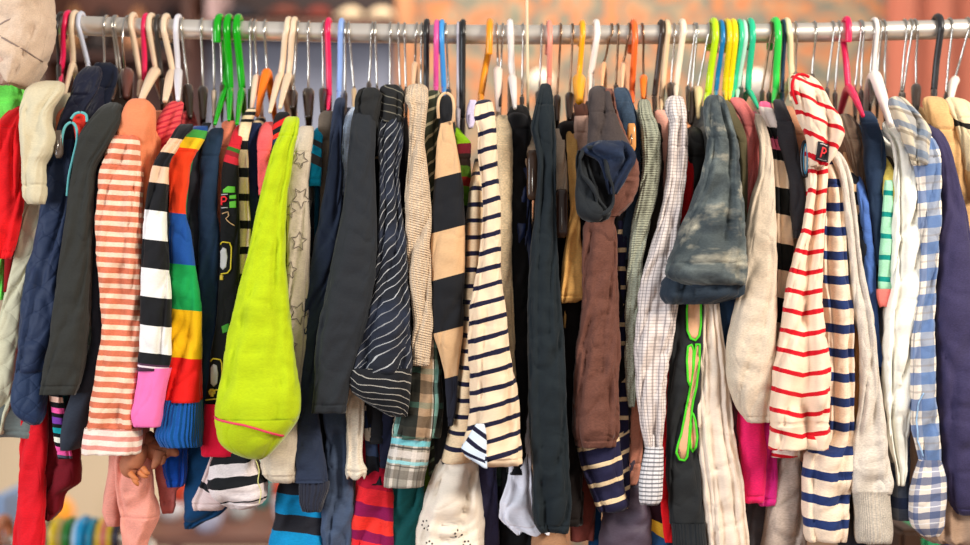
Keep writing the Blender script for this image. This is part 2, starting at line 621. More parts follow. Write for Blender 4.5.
r = G('cardigan', 'charcoal long sleeved cardigan hanging straight, left of the coral striped top', 'cardigan', 0.1, dict(c=(62, 62, 58), heather=0.12),
  [(99, 102, 110), (103, 96, 116), (113, 90, 119), (138, 78, 112), (171, 71, 94), (220, 64, 91), (270, 57, 89), (330, 50, 86), (382, 41, 80), (395, 39, 74)], 'the charcoal cardigan', fold=0.7,
  torso=[(106, 98, 116), (120, 92, 118), (171, 84, 102), (270, 82, 102), (345, 80, 101), (366, 72, 101), (400, 58, 92), (420, 50, 86), (440, 48, 80), (453, 49, 72)], tm=dict(c=(62, 68, 80)), seams=(386,), thd=0.085)
stroke('piping', r['torso'], 3, [(89, 345), (87.5, 352), (88, 362), (91, 369), (95, 371)], 1.8, (220, 215, 205))
CS = (212, 122, 92)
G('striped_shirt', 'long sleeved top in coral and cream stripes with a plain peach shoulder', 'top', 0.35, dict(c=(244, 208, 180), stripe=[(10.32, 146.8, 5.7, CS)], wob=0.35),
  [(133, 118, 134), (136, 112, 137), (143, 108, 139), (152, 104.5, 140), (163, 102, 140.5), (190, 99, 141), (230, 96.5, 141.5), (277, 98, 141.5), (330, 101, 140), (375, 96, 139), (410, 89, 138), (429, 85, 138)],
  'the coral striped top', cuff=[(428, 84, 139), (433, 83, 139.5), (445, 81.5, 139), (454, 81.5, 138)], cuffm=dict(c=(248, 220, 205), stripe=[(10.2, 437.0, 4.6, (222, 150, 138))], wob=0.3), tm=dict(c=(226, 138, 96)), lobes=[(0.05, 0.12, -0.006), (-0.6, 0.2, 0.003)],
  torso=[(99, 130, 144), (103, 126, 150), (114, 121, 155), (140, 115, 157), (170, 118, 153), (240, 120, 146), (330, 112, 142), (425, 96, 138)], lean=0.0, tilt=-0.06, ratio=0.35)
loft('shoulder', [(98, 131, 143), (101, 127, 148), (108, 123.5, 153), (120, 119, 155.5), (132, 115, 156), (145, 116, 155), (170, 122, 152), (215, 134, 145)], YL(0.9), cloth((228, 140, 98), heather=0.07), bpy.data.objects['striped_shirt'], seed=302, ratio=0.35)
G('pyjama_shirt', 'pink and coral striped shoulder tucked behind the peach shoulder', 'pyjama top', 2, dict(c=(235, 92, 95), stripe=[(6.5, 100, 2.4, (205, 55, 75))]),
  [(98, 166, 176), (101, 163, 179), (108, 160, 180), (122, 156, 179), (142, 152.5, 172), (165, 153, 164), (230, 152, 160)], 'the pink striped top', tilt=0.5)
BLK, BEI, WHT = (34, 34, 38), (228, 190, 155), (236, 232, 228)
G('striped_shirt', 'black and white wide striped sleeve with a bubblegum pink cuff', 'top', -0.1, dict(c=BLK, wob=0.25, heather=0.05, bands=[(118, BLK), (137, BEI), (152, BLK), (166, (232, 196, 165)), (182, BLK), (210, WHT), (240, BLK), (268, WHT), (297, BLK), (325, WHT), (353, BLK), (364, (95, 60, 85)), (366, (235, 215, 220)), (368, (95, 60, 85))]),
  [(121, 174, 187), (126, 171, 188), (135, 168, 182), (150, 160, 175), (165, 152, 168), (186, 147.5, 167), (210, 144, 165.5), (240, 142, 166.5), (268, 141, 168.5), (330, 140, 170), (365, 138.5, 170), (371, 138, 169)],
  'the black and white striped top', tilt=-0.12, ratio=0.35, cuff=[(368, 138.5, 170), (380, 137, 167), (400, 133.5, 163), (416, 130.5, 161), (427, 133, 159)], cuffm=dict(c=(240, 120, 180), heather=0.04))
r = G('striped_shirt', 'rainbow block striped sleeve with a wide royal blue ribbed cuff', 'top', 0.8, dict(c=(250, 75, 30), wob=0.2, heather=0.05, bands=[(120, (40, 85, 150)), (127, (80, 165, 75)), (136, (248, 196, 30)), (147, (246, 72, 30)), (213, (36, 92, 168)), (264, (28, 165, 92)), (309, (250, 188, 14)), (357, (232, 32, 26)), (402, (20, 95, 165))]),
  [(123, 189, 202), (126, 184, 203), (134, 178, 202), (146, 173, 197), (165, 169.5, 189), (190, 169, 186), (212, 169, 184.5), (237, 168.5, 190), (268, 169, 194), (310, 170, 199), (357, 167, 200), (402, 163, 201)],
  'the rainbow striped top', tilt=-0.1, ratio=0.35, cuff=[(400, 163, 201), (412, 160, 201), (425, 157.5, 201), (436, 155, 200.5), (447, 160, 200)], cuffm=dict(c=(26, 104, 178), rib=(3.0, 2.6)),
  torso=[(122, 190, 203), (134, 184, 202), (150, 176, 196), (220, 166, 184), (260, 166, 186), (300, 170, 192), (390, 168, 192)], tm=dict(c=(60, 130, 90)))
G('t_shirt', 'dark grey short sleeve narrow between the rainbow sleeve and a navy sleeve', 't-shirt', 2, dict(c=(64, 66, 74)),
  [(120, 198, 206), (150, 188, 202), (210, 186, 201), (240, 190, 201), (266, 193, 199)], 'the dark grey t-shirt')
G('jumper', 'plain slate navy long sleeve hanging right of the rainbow sleeve', 'jumper', 1.7, dict(c=(44, 68, 94), heather=0.08),
  [(125, 209, 217), (128, 206, 219.5), (136, 204, 220), (160, 200, 218), (200, 198, 217), (250, 198, 218.5), (300, 199, 217), (350, 201, 214), (400, 202, 212), (440, 203, 209)], 'the slate navy jumper')
G('trousers', 'petrol blue trousers hanging low behind the rainbow sleeve and crimson cuff', 'trousers', 2.9, dict(c=(16, 78, 120)),
  [(150, 196, 206), (300, 190, 204), (445, 187, 212), (480, 185, 223), (502, 183, 231), (514, 183, 222), (522, 183, 205), (529, 184, 192)], 'the petrol blue trousers')
G('cardigan', 'royal blue ribbed knit end hanging below the ribbed rainbow cuff', 'cardigan', 2.4, dict(c=(16, 90, 190), rib=(3.4, 2.6)),
  [(160, 172, 180), (300, 170, 180), (430, 166, 187), (465, 163, 187), (480, 166, 186), (487, 168, 183)], 'the royal blue knit')
G('t_shirt', 'peach orange sleeve squeezed between slate navy and black graphic sleeves', 't-shirt', 2.4, dict(c=(238, 140, 108)),
  [(119, 222, 231), (122, 219.5, 234), (130, 219, 234), (160, 217, 230), (200, 215, 225), (245, 216, 221)], 'the peach t-shirt')
r = G('pyjama_shirt', 'black pyjama top printed with yellow outlined robots and a red letter, crimson cuff', 'pyjama top', 1.5, dict(c=(30, 30, 30), heather=0.06, wob=1.0, bands=[(118, (205, 40, 55)), (147, (60, 120, 45)), (151, (150, 40, 50)), (156, (200, 45, 60)), (163, (30, 30, 30))]),
  [(122, 234, 240), (126, 231, 241), (140, 228, 240), (160, 223, 238), (175, 221, 238), (237, 220, 239), (300, 218, 238), (330, 215, 234), (350, 211, 232), (380, 207.5, 230), (405, 204.5, 228)],
  'the black robot pyjama top', fold=0.5, cuff=[(404, 204, 229), (412, 203, 231), (430, 201.5, 236), (446, 200, 238), (456, 200.5, 238)], cuffm=dict(c=(222, 16, 62), heather=0.04), tilt=-0.3)
s = r['sleeve']
patch('green_print', s, 1.5, [(224, 190), (229, 186.5), (236, 187), (236, 193), (224, 193)], (95, 190, 45))
patch('green_print', s, 1.5, [(230.5, 196), (237, 195), (237, 199), (230.5, 199)], (95, 190, 45))
patch('green_print', s, 1.5, [(230.5, 202), (237, 201), (237, 208), (230.5, 208)], (95, 190, 45))
stroke('letter_print', s, 1.5, [(222.6, 205.5), (222.6, 197.5), (226, 197), (227.8, 199), (226.5, 201.6), (223, 202)], 1.8, (235, 30, 40))
for (ya, yb) in ((195, 194.6), (208.2, 207.8)):
    stroke('white_print', s, 1.5, [(222, ya), (229, yb)], 1.0, (190, 190, 190))
stroke('wire_print', s, 1.5, [(223, 214), (229, 212), (230, 216), (227, 219), (231, 223), (236, 226)], 0.9, (225, 180, 130))
for (ox, oy) in ((220, 243), (211, 359)):
    stroke('robot_outline', s, 1.5, [(ox + 0.5, oy + 2), (ox + 4, oy - 1), (ox + 11, oy), (ox + 12.5, oy + 4), (ox + 12, oy + 26), (ox + 9, oy + 30), (ox + 2, oy + 31)], 1.4, (228, 200, 40))
    patch('robot_screen', s, 1.5, [(ox + 1, oy + 8), (ox + 4, oy + 4.5), (ox + 7.5, oy + 6), (ox + 8.5, oy + 14), (ox + 7.5, oy + 24), (ox + 4, oy + 27), (ox + 1, oy + 24)], (205, 200, 195))
    stroke('robot_arm', s, 1.5, [(ox + 3, oy + 32), (ox + 3, oy + 37)], 3.5, (225, 190, 60))
patch('yellow_dot', s, 1.5, [(209.5, 391), (211, 388.5), (214, 388), (217, 390), (217, 393), (214, 395), (211, 394.5)], (225, 190, 60))
stroke('yellow_line', s, 1.5, [(206, 399.5), (218, 398)], 1.3, (225, 190, 60))
patch('green_print', s, 1.5, [(223, 326), (230, 323), (231, 331), (224, 333)], (60, 150, 35))
CR = (236, 210, 172)
G('striped_shirt', 'narrow black and cream striped arm beside the black robot pyjama top', 'top', 1.9, dict(c=CR, wob=0.2, bands=[(100, (30, 30, 32)), (106, CR), (109, (30, 30, 32)), (113, CR), (117, (30, 30, 32)), (121, CR), (140, (28, 28, 32)), (149.5, CR), (167, (28, 28, 32)), (177, CR), (193, (28, 28, 32)), (201, CR), (220, (28, 28, 32)), (228, CR), (246, (28, 28, 32)), (254, CR), (273, (28, 28, 32)), (281, CR), (299, (28, 28, 32)), (307, CR)]),
  [(105, 244, 251), (109, 241, 253), (120, 238.5, 250), (150, 237.5, 248), (200, 238, 248.5), (225, 238, 250.5), (240, 238, 250), (277, 239, 250), (310, 239, 247)], 'the narrow black and cream striped top')
G('jumper', 'dark navy sleeve between the narrow striped arm and the coral pink sleeve', 'jumper', 2.7, dict(c=(48, 62, 102)),
  [(121, 249, 258), (124, 247.5, 259.5), (160, 247, 258), (200, 247, 259), (240, 248, 258), (285, 249, 255)], 'the navy sleeve')
G('t_shirt', 'coral pink rolled sleeve just left of the lime sleeve', 't-shirt', 2, dict(c=(245, 104, 104)),
  [(119, 262, 270), (122, 259.5, 272.5), (128, 257, 272.5), (142, 256, 271), (165, 257, 268), (195, 258, 263)], 'the coral pink t-shirt')
G('raincoat', 'black, red and orange patterned shoulder above the lime sleeve', 'coat', 2.3, dict(c=(30, 30, 32), bands=[(108, (30, 30, 34)), (119, (215, 40, 40)), (126, (30, 35, 40)), (133, (220, 60, 40)), (138, (35, 60, 100)), (143, (30, 30, 34))]),
  [(110, 277, 285), (114, 273, 288), (122, 271, 287), (140, 270, 283), (158, 268, 278), (230, 262, 272)], 'the black and red patterned coat', tilt=0.6)
r = G('pyjama_shirt', 'big lime green velour sleeve with pink piping, flaring towards its gathered end', 'pyjama top', -0.4, dict(c=(188, 208, 14), heather=0.08, sheen=0.3, blotch=[(5.0, 0.45, 0.75, (172, 190, 4))], wrinkle=0.3),
  [(113, 284, 292), (114.5, 281.5, 295), (120, 280, 296), (130, 278, 296), (147, 272, 292.5), (171, 265, 290), (196, 259, 285.5), (219, 254, 284.5), (258, 245.5, 284), (282, 239.5, 286), (322, 230, 290), (360, 223, 294), (387, 219, 298), (404, 215.5, 300), (412, 214.5, 299.5), (420, 214.5, 297)],
  'the lime velour sleeve', ratio=0.35, cuff=[(418, 214.5, 297.5), (424, 215, 294.5), (433, 216.5, 288), (442, 219, 281), (450, 226, 274), (456, 237, 268), (460, 248, 261)], cuffm=dict(c=(188, 208, 14), heather=0.08, sheen=0.3), seams=(135,), fold=0.6, lobes=[(0.35, 0.13, -0.005)])
stroke('piping', [r['cuff'], r['sleeve']], -0.4, [(215, 415), (222, 417), (235, 419), (250, 421.5), (262, 425), (275, 429.5), (286, 434)], 2.3, (225, 60, 90), lift=0.003)
tube('hanging_thread', spline([P(255, 458, -0.03), P(259, 470, -0.028), P(258, 482, -0.03), P(261, 492, -0.028), P(259, 504, -0.03)]), 0.0007, plain('thread', (215, 210, 130), 0.8), r['root'])
r = G('pyjama_shirt', 'oatmeal grey sleeve printed with outlined stars, right of the lime sleeve', 'pyjama top', 1.1, dict(c=(206, 192, 172), heather=0.14),
  [(123, 299, 308), (125, 296, 310.5), (135, 294, 311.5), (150, 292, 311), (186, 286, 308), (240, 287, 309), (300, 286, 309), (340, 285, 306), (382, 284, 301), (420, 276, 299), (445, 268, 298), (465, 260, 297), (474, 261, 297), (483, 272, 295)],
  'the star print top', ff=1.2, fold=0.8)


def star(ob, lay, cx, cy, rad, rot=0.0, w=0.75, c=(104, 92, 86)):
    pts = []
    for k in range(10):
        rr = rad if k % 2 == 0 else rad * 0.48
        a = -PI / 2 + k * PI / 5 + rot
        pts.append((cx + rr * math.cos(a) * 0.8, cy + rr * math.sin(a)))
    stroke('star_print', ob, lay, pts, w, c, closed=True)


for (sx, sy, sr, ro) in ((300, 241.5, 10, 0.1), (299.5, 313, 12, 0.4), (302, 198, 11, 0.6), (291, 211, 8, 0.3), (291, 270, 9, 0.2), (302, 160, 9, 0.5), (293, 345, 7, 0.1), (297, 395, 8, 0.3)):
    star(r['sleeve'], 1.1, sx, sy, sr, ro)
G('t_shirt', 'turquoise and grey striped short sleeve beside the star print top', 't-shirt', 1.8, dict(c=(0, 165, 200), wob=0.4, bands=[(120, (0, 165, 200)), (139, (80, 80, 82)), (145, (0, 165, 200)), (154, (85, 82, 80)), (164, (0, 165, 200))]),
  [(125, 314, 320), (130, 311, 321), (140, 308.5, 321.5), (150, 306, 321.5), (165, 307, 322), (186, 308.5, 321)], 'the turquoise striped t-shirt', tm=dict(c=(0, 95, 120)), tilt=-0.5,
  torso=[(130, 313, 320), (190, 309, 320), (250, 310, 317), (310, 309, 314)])
G('jumper', 'grey brown rolled shoulder and thin sleeve behind the turquoise striped t-shirt', 'jumper', 2.5, dict(c=(134, 120, 106)),
  [(109, 323, 330), (111, 319.5, 332.5), (118, 317, 333), (135, 318, 333), (150, 321.5, 330), (200, 320, 327.5), (245, 317, 322)], 'the grey brown jumper')
G('jumper', 'slate blue jumper with a pale seamed end and dark ribbed cuff, left of the charcoal jacket', 'jumper', 1.2, dict(c=(56, 66, 88), heather=0.12),
  [(94, 336, 341), (98, 333, 343), (115, 331, 343), (150, 329, 341.5), (172, 327, 342), (206, 322, 341), (247, 314, 337), (277, 309.5, 333), (311, 302.5, 324), (352, 299, 318), (400, 298, 317), (440, 297, 321), (457, 294.5, 324), (482, 296, 328)],
  'the slate blue jumper', cuff=[(481, 299, 329), (487, 298.5, 329), (502, 299, 324), (512, 302, 321)], cuffm=dict(c=(62, 66, 82), rib=(2.6, 1.6)), seams=(480,))
G('jersey_shirt', 'blue grey jersey with long vertical folds reaching the bottom under the charcoal sleeve', 'top', 2.1, dict(c=(84, 98, 122)),
  [(100, 334, 342), (250, 330, 345), (400, 321, 347), (440, 326, 350), (480, 327, 352), (522, 322, 354), (540, 324, 351), (558, 326, 348)], 'the blue grey jersey', fold=1.7, ff=1.5)
TQ = (0, 142, 192)
G('striped_shirt', 'turquoise and black wide striped garment hanging at the very bottom', 'top', 2.5, dict(c=TQ, wob=0.6, bands=[(440, (48, 48, 56)), (494, TQ), (514, (48, 48, 56)), (531, TQ)]),
  [(200, 300, 314), (400, 292, 306), (470, 282, 304), (495, 276, 322), (515, 275, 324), (545, 269, 324), (565, 268, 324)], 'the turquoise and black striped top', tilt=-0.12, fold=0.8)
G('knit_jumper', 'pale blue speckled knit sleeve peeking out left of the charcoal jacket', 'knit top', 2, dict(c=(205, 218, 238), heather=0.2),
  [(104, 350, 355), (110, 346, 356), (118, 343.5, 355), (135, 342, 353), (165, 341.5, 350), (195, 342, 347)], 'the pale blue knit')
r = G('jacket', 'large charcoal jacket with straight hanging sleeve, crumpled at the shoulder', 'jacket', 0, dict(c=(54, 57, 62), heather=0.12),
  [(104, 353, 368), (108, 352, 371), (120, 350.5, 374), (142, 349, 375), (165, 347, 374.5), (206, 342.5, 376), (243, 334.5, 377), (280, 328, 375), (322, 319, 366), (363, 315, 355), (382, 314, 350.5), (413, 311.5, 345)],
  'the charcoal jacket', seams=(405,), fold=0.8, tilt=-0.1)
loft('collar', [(87, 363, 374), (90, 358, 379), (97, 356, 382), (108, 355, 381), (122, 360, 380), (140, 366, 378)], YL(0.7), cloth((52, 52, 52), heather=0.12), r['root'], fold=2.2, ff=1.8, crk=0.002, seed=303, tilt=0.8)
G('knit_jumper', 'cream open knit sleeve ending in a gathered frill', 'knit top', 1.4, dict(c=(226, 212, 192), heather=0.2, rib=(6, 1.0)),
  [(200, 354, 362), (320, 350, 362), (395, 346, 364), (420, 346, 364), (450, 346.5, 362), (462, 346, 363), (470, 344.5, 367), (478, 347, 364)], 'the cream frilled knit', wav=2.0, pleat=(5, 0.0012), step=2.0)
G('dress', 'slim navy dress patterned in white and beige, behind the cream frill', 'dress', 1.9, dict(c=(36, 44, 70), wob=2.5, bands=[(100, (190, 165, 120)), (136, (36, 50, 75)), (150, (190, 165, 130)), (158, (28, 34, 55)), (405, (205, 195, 185)), (411, (40, 55, 90)), (427, (215, 205, 190)), (440, (60, 75, 105)), (455, (30, 34, 45))]),
  [(112, 372, 379), (170, 370, 378), (300, 362, 374), (395, 362, 380), (430, 364, 377), (462, 366, 379), (485, 368, 383)], 'the slim navy patterned dress')
G('blouse', 'navy blouse with cream polka dots, hem showing under the pinstripe jacket', 'blouse', 1.8, dict(c=(30, 34, 60), spots=(7.0, 0.24, (215, 205, 185)), heather=0.05),
  [(105, 395, 402), (140, 394, 405), (200, 396, 408), (240, 397, 405), (300, 390, 400), (400, 380, 397), (440, 379, 393), (468, 380, 390)], 'the navy polka dot blouse')
G('cardigan', 'thin red garment glimpsed between pinstripe jacket and beige knit', 'cardigan', 2.4, dict(c=(190, 28, 40)),
  [(110, 394, 399), (130, 393, 402), (200, 394, 402), (280, 395, 400)], 'the thin red cardigan')
r = G('jacket', 'black jacket with curved white pinstripes, right of the charcoal jacket', 'jacket', 0.25, dict(c=(44, 47, 56), diag=(1.7, 11.0, 1.1, (215, 215, 215), 0.75), blotch=[(2.0, 0.45, 0.7, (58, 66, 86))], heather=0.1, wob=2.0),
  [(108, 381, 400), (112, 378, 402), (140, 377, 402), (170, 379, 398), (206, 379, 401), (254, 376, 407), (290, 371, 409), (332, 360, 411), (355, 355, 411), (372, 352, 411)],
  'the pinstripe jacket', cuff=[(368, 352, 411), (378, 349, 410.5), (388, 350, 410), (400, 362, 409), (409, 376, 408), (417, 390, 407)], cuffm=dict(c=(38, 40, 46), diag=(-0.35, 7.5, 0.9, (200, 195, 185), 0.75), wob=1.5), fold=1.3, ff=1.3, lobes=[(0.4, 0.1, -0.007), (-0.3, 0.1, -0.004)])
loft('collar', [(84, 385, 396), (87, 380, 400), (95, 378, 404), (108, 377, 404), (122, 379, 402)], YL(0.8), cloth((46, 46, 46), diag=(-0.5, 8.0, 1.0, (150, 145, 130), 0.6)), r['root'], fold=1.8, ff=1.6, crk=0.0015, seed=304)
r = G('knit_cardigan', 'long narrow beige knitted sleeve with fine texture, between pinstripe and colour block sleeves', 'cardigan', 0.3, dict(c=(222, 197, 168), vrib=(2.4, 0.9), rib=(2.4, 0.8), wob=0.6, heather=0.25),
  [(80, 412, 420), (82, 408, 424), (88, 405, 427.5), (98, 404.5, 428), (110, 409, 427), (140, 409, 424.5), (165, 407, 427), (216, 404.5, 431), (240, 406, 430), (277, 408, 431), (300, 411, 432), (325, 414, 433.5), (340, 412, 431.5), (366, 411.5, 429)],
  'the beige knit sleeve', ratio=0.35, tilt=-0.25)
MINT, TAN = (150, 200, 190), (190, 160, 130)
plaid = dict(c=(66, 64, 56), ulines=[(26, 4, 8, TAN, 0.8), (26, 11, 4, MINT, 0.7), (26, 7.5, 1, (235, 230, 215), 0.6)], vlines=[(34, 386, 12, (34, 40, 36), 0.6), (34, 404, 6, (90, 140, 125), 0.4)], wob=1.2)
plaid2 = dict(c=(165, 158, 146), ulines=[(12, 3, 3, (226, 216, 204), 0.7), (12, 9, 1.2, (90, 84, 78), 0.6)], vlines=[(60, 442, 6, (120, 205, 215), 0.85), (60, 447.5, 2, (50, 50, 52), 0.8), (60, 462, 3.5, (150, 215, 220), 0.8), (60, 466, 1.2, (60, 60, 60), 0.7), (60, 474, 9, (110, 102, 94), 0.6), (60, 454, 7, (222, 212, 204), 0.7)], wob=0.8)
r = G('plaid_shirt', 'green and brown plaid shirt with a light turned up plaid cuff', 'shirt', 1.2, plaid,
  [(300, 410, 436), (360, 402, 441), (400, 398, 442), (438, 392, 440)], 'the plaid shirt with turned up cuff', tilt=-0.1, ff=1.4,
  cuff=[(436, 391.5, 431), (440, 391, 430.5), (460, 387.5, 428), (480, 384.5, 424), (487, 384, 423)], cuffm=plaid2,
  torso=[(92, 426, 436), (100, 423, 440), (140, 422, 438), (300, 420, 440), (400, 424, 442), (480, 426, 441)], tm=dict(c=(62, 66, 54), diag=(1.2, 12, 3, (150, 165, 135), 0.6)))
loft('shoulder', [(90, 429, 438), (94, 424, 441), (104, 421.5, 441), (125, 422, 438), (165, 427, 437), (230, 429, 434)], YL(1.2), cloth((74, 78, 62), diag=(1.3, 13, 3, (205, 195, 160), 0.7), ulines=[(9, 2, 2, (40, 50, 40), 0.6)]), r['root'], fold=1.5, seed=305)
TN, BK = (216, 178, 136), (38, 39, 44)
r = G('colour_block_jumper', 'jumper with wide blocks of tan and black, narrowing downwards', 'jumper', 0.5, dict(c=TN, wob=0.2, heather=0.06, bands=[(90, BK), (121, TN), (175, BK), (229.5, TN), (276.5, BK), (329, TN), (376, (44, 46, 60))]),
  [(92, 443, 449), (94, 440, 452), (105, 439, 453), (120, 440, 452.5), (142, 436.5, 456), (171, 434.5, 461), (206, 432, 464), (240, 430.5, 464.5), (280, 431.4, 464), (330, 433.5, 463), (355, 440, 460), (377, 445, 458), (400, 446, 457), (426, 448, 453)],
  'the tan and black block jumper', tilt=0.26, ratio=0.35, fold=0.7)
tube('neckline', spline([P(438.5, 118, 0.0), P(438, 106, -0.01), P(440, 97, -0.005), P(446, 93, 0.0), P(452, 97, -0.005), P(454, 108, -0.01), P(453, 122, 0.0)]), 0.0022, cloth((225, 190, 150)), r['root'])
G('pyjama_shirt', 'small sleeve in lime, maroon and camouflage green, behind the block jumper', 'pyjama top', 2.6, dict(c=(60, 90, 35), wob=3.0, bands=[(120, (150, 200, 30)), (143, (130, 40, 55)), (154, (60, 45, 40)), (165, (90, 130, 40)), (178, (150, 50, 45)), (186, (110, 160, 45)), (204, (55, 60, 35))]),
  [(126, 453, 458), (132, 453, 462), (144, 456, 471), (165, 459, 471), (200, 462, 472), (240, 464, 470)], 'the lime and camouflage top')
G('blouse', 'tiny pale lilac collar beside the orange hanger', 'blouse', 2.6, dict(c=(214, 204, 232)),
  [(98, 470, 476), (104, 468, 478), (118, 466, 476), (128, 468, 473)], 'the pale lilac blouse', torso=False)
STN = (38, 36, 66)
r = G('striped_shirt', 'cream top with curved thin navy stripes and a flared hem, over a lace skirt', 'top', -0.2, dict(c=(240, 212, 180), stripe=[(17.0, 200.2, 4.8, STN)], wob=0.7, heather=0.04),
  [(96, 481, 489), (98, 477, 492), (104, 474.5, 494), (115, 474, 495), (130, 478, 496), (151, 478, 497), (180, 481, 498), (206, 483, 500), (237, 481, 500.5), (262, 478, 500.5), (290, 473.5, 502), (311, 469, 505), (332, 468.5, 508), (363, 469, 513), (396, 470, 518), (426, 468, 520.5), (447, 463, 521.5), (456, 465, 522), (465, 478, 522)],
  'the navy striped cream top', tilt=0.27, ratio=0.35, lobes=[(-0.55, 0.15, -0.006)],
  torso=[(150, 474, 484), (215, 465, 485), (277, 462, 484), (350, 458, 482), (400, 453, 480), (430, 446, 480), (467, 436.5, 478)],
  tm=dict(c=(238, 210, 172), stripe=[(16.6, 220, 4.6, STN)], wob=0.7))
r['root']['label'] = 'cream top with thin navy stripes, its striped body hanging over a white lace skirt'
loft('hem_flap', [(424, 476, 484), (430, 472, 486), (440, 466, 487), (449, 460.5, 487), (456, 465, 487), (462, 474, 487), (468, 484, 487.5)], YL(-1.3), cloth((214, 226, 246), stripe=[(13.5, 445, 4.6, STN)], wob=0.3, heather=0.04), r['root'], tilt=-0.62, fold=0.5, seed=306, ratio=0.2)
SK = cloth((240, 226, 208), heather=0.05)
r2 = G('lace_skirt', 'white eyelet lace skirt gathered under the navy striped top', 'skirt', 1.9, dict(c=(240, 226, 208), heather=0.05),
  [(300, 458, 472), (440, 446, 476), (466, 437, 478), (475, 433, 478.5), (490, 427.5, 480), (515, 420, 482.5), (540, 416, 483), (560, 415, 484)], 'the white eyelet skirt', ff=1.7, fold=1.7, pleat=(9, 0.0015), wav=0)
for (ex, ey) in ((426, 522), (440, 545), (459, 530), (467, 541), (430, 540)):
    for k in range(6):
        a = k * PI / 3 + ex
        qx, qy = ex + 3.4 * math.cos(a), ey + 3.8 * math.sin(a)
        if qy < 552:
            patch('eyelet', r2['sleeve'], 1.9, [(qx + 0.95 * math.cos(b * PI / 3), qy + 1.0 * math.sin(b * PI / 3)) for b in range(6)], (52, 44, 42), lift=0.0006)
G('fluffy_cardigan', 'cream fluffy bobbled cardigan sleeve right of the navy striped top', 'cardigan', 1.3, dict(c=(230, 205, 166), heather=0.25, weave=1.6),
  [(112, 499, 507), (116, 496, 510), (135, 496, 512), (170, 498, 512.5), (240, 499, 512.5), (277, 500, 512.5), (330, 505, 514.5), (385, 511, 517)], 'the cream fluffy cardigan', crk=0.0016)
G('cardigan', 'black cardigan with small cream blossoms on its shoulder', 'cardigan', 2.2, dict(c=(32, 28, 28), spots=(5.5, 0.26, (215, 200, 165))),
  [(103, 514, 524), (106, 510, 528), (115, 508, 530), (135, 511, 530), (155, 514, 527), (260, 514, 530), (380, 516, 531), (462, 516, 531)], 'the black blossom cardigan')
G('satin_blouse', 'shiny slate navy satin blouse hanging left of the long dark teal sleeve', 'blouse', 1.9, dict(c=(56, 70, 110), rough=0.35, sheen=0.0, weave=0.05, coat=0.3),
  [(140, 515, 523), (150, 513.5, 527), (170, 512.5, 529), (220, 513, 531), (262, 514, 531), (280, 518, 531)], 'the navy satin blouse', fold=1.8, ff=1.6)
G('blouse', 'small beige ruffled collar above a brown clip, left of the dark teal sleeve', 'blouse', 1.5, dict(c=(212, 188, 162)),
  [(129, 527, 531), (133, 522, 535), (142, 517.5, 537), (147, 518, 538), (155, 524, 538), (180, 528, 537)], 'the beige ruffled collar', crk=0.003, fold=2)
G('trousers', 'taupe trouser leg narrow between the striped top and the long dark teal sleeve', 'trousers', 2, dict(c=(140, 118, 104)),
  [(200, 520, 529), (275, 520, 528.5), (320, 518.5, 528.5), (380, 515.5, 527), (425, 515, 524)], 'the taupe trousers')
G('long_sleeved_shirt', 'long dark teal black sleeve reaching almost to the bottom centre', 'top', 0, dict(c=(38, 48, 54), heather=0.1),
  [(79.5, 544, 549), (81, 542, 551), (86, 540.5, 552.5), (98, 537, 554), (113, 533.5, 554.5), (128, 531, 555.5), (145, 535, 556.5), (165, 538, 556), (200, 536, 556.5), (250, 531.5, 558), (290, 529, 560.5), (340, 527.5, 563.5), (400, 528, 566.5), (460, 531, 570), (500, 532.5, 571.5), (522, 533.5, 570.5), (533, 540, 569)],
  'the long dark teal top', fold=1.0, ff=1.2, lobes=[(-0.2, 0.12, -0.006), (0.5, 0.12, -0.005)])
G('blouse', 'white blouse cuff with ruffled crochet edging, left of the dark teal hem', 'blouse', 1.8, dict(c=(228, 228, 238), heather=0.05),
  [(300, 518, 528), (455, 509, 531), (480, 507, 532), (492, 505, 532), (505, 500, 533), (517, 498, 536), (524, 502, 541), (533, 514, 548)], 'the white crochet edged blouse', crk=0.0016, fold=1.7, ff=1.6, wav=2.2, pleat=(6, 0.0014), step=2.0)
G('shorts', 'tan cloth end at the bottom edge under the dark teal sleeve', 'shorts', 2.3, dict(c=(170, 130, 100)),
  [(300, 545, 556), (500, 540, 560), (535, 532, 566), (562, 530, 568)], 'the tan shorts')
G('t_shirt', 'cream grey narrow sleeve above a brown clip, right of the dark teal sleeve', 't-shirt', 1.4, dict(c=(224, 200, 176)),
  [(126, 558, 564), (130, 556, 566), (171, 554, 567), (186, 554, 568), (200, 554, 568)], 'the cream grey t-shirt')
G('t_shirt', 'golden tan short sleeve with folded hem, left of the brown crinkled sleeve', 't-shirt', 1, dict(c=(226, 176, 106)),
  [(127, 569, 574), (130, 567.5, 576.5), (140, 567, 577.5), (170, 568, 579.5), (210, 570, 580), (240, 566, 581.5), (265, 563.5, 584), (285, 561.5, 585.5), (297, 561, 585.5), (303, 562, 576)], 'the golden tan t-shirt', seams=(296,),
  torso=[(135, 569, 577), (200, 570, 578), (300, 562, 572), (328, 563, 568)])
G('jacket', 'dark brown jacket edge hanging right of the long dark teal sleeve', 'jacket', 2, dict(c=(84, 66, 58)),
  [(200, 569, 580), (300, 567, 579), (370, 567.5, 578), (440, 567.5, 577.5), (507, 571, 577.5)], 'the dark brown jacket')
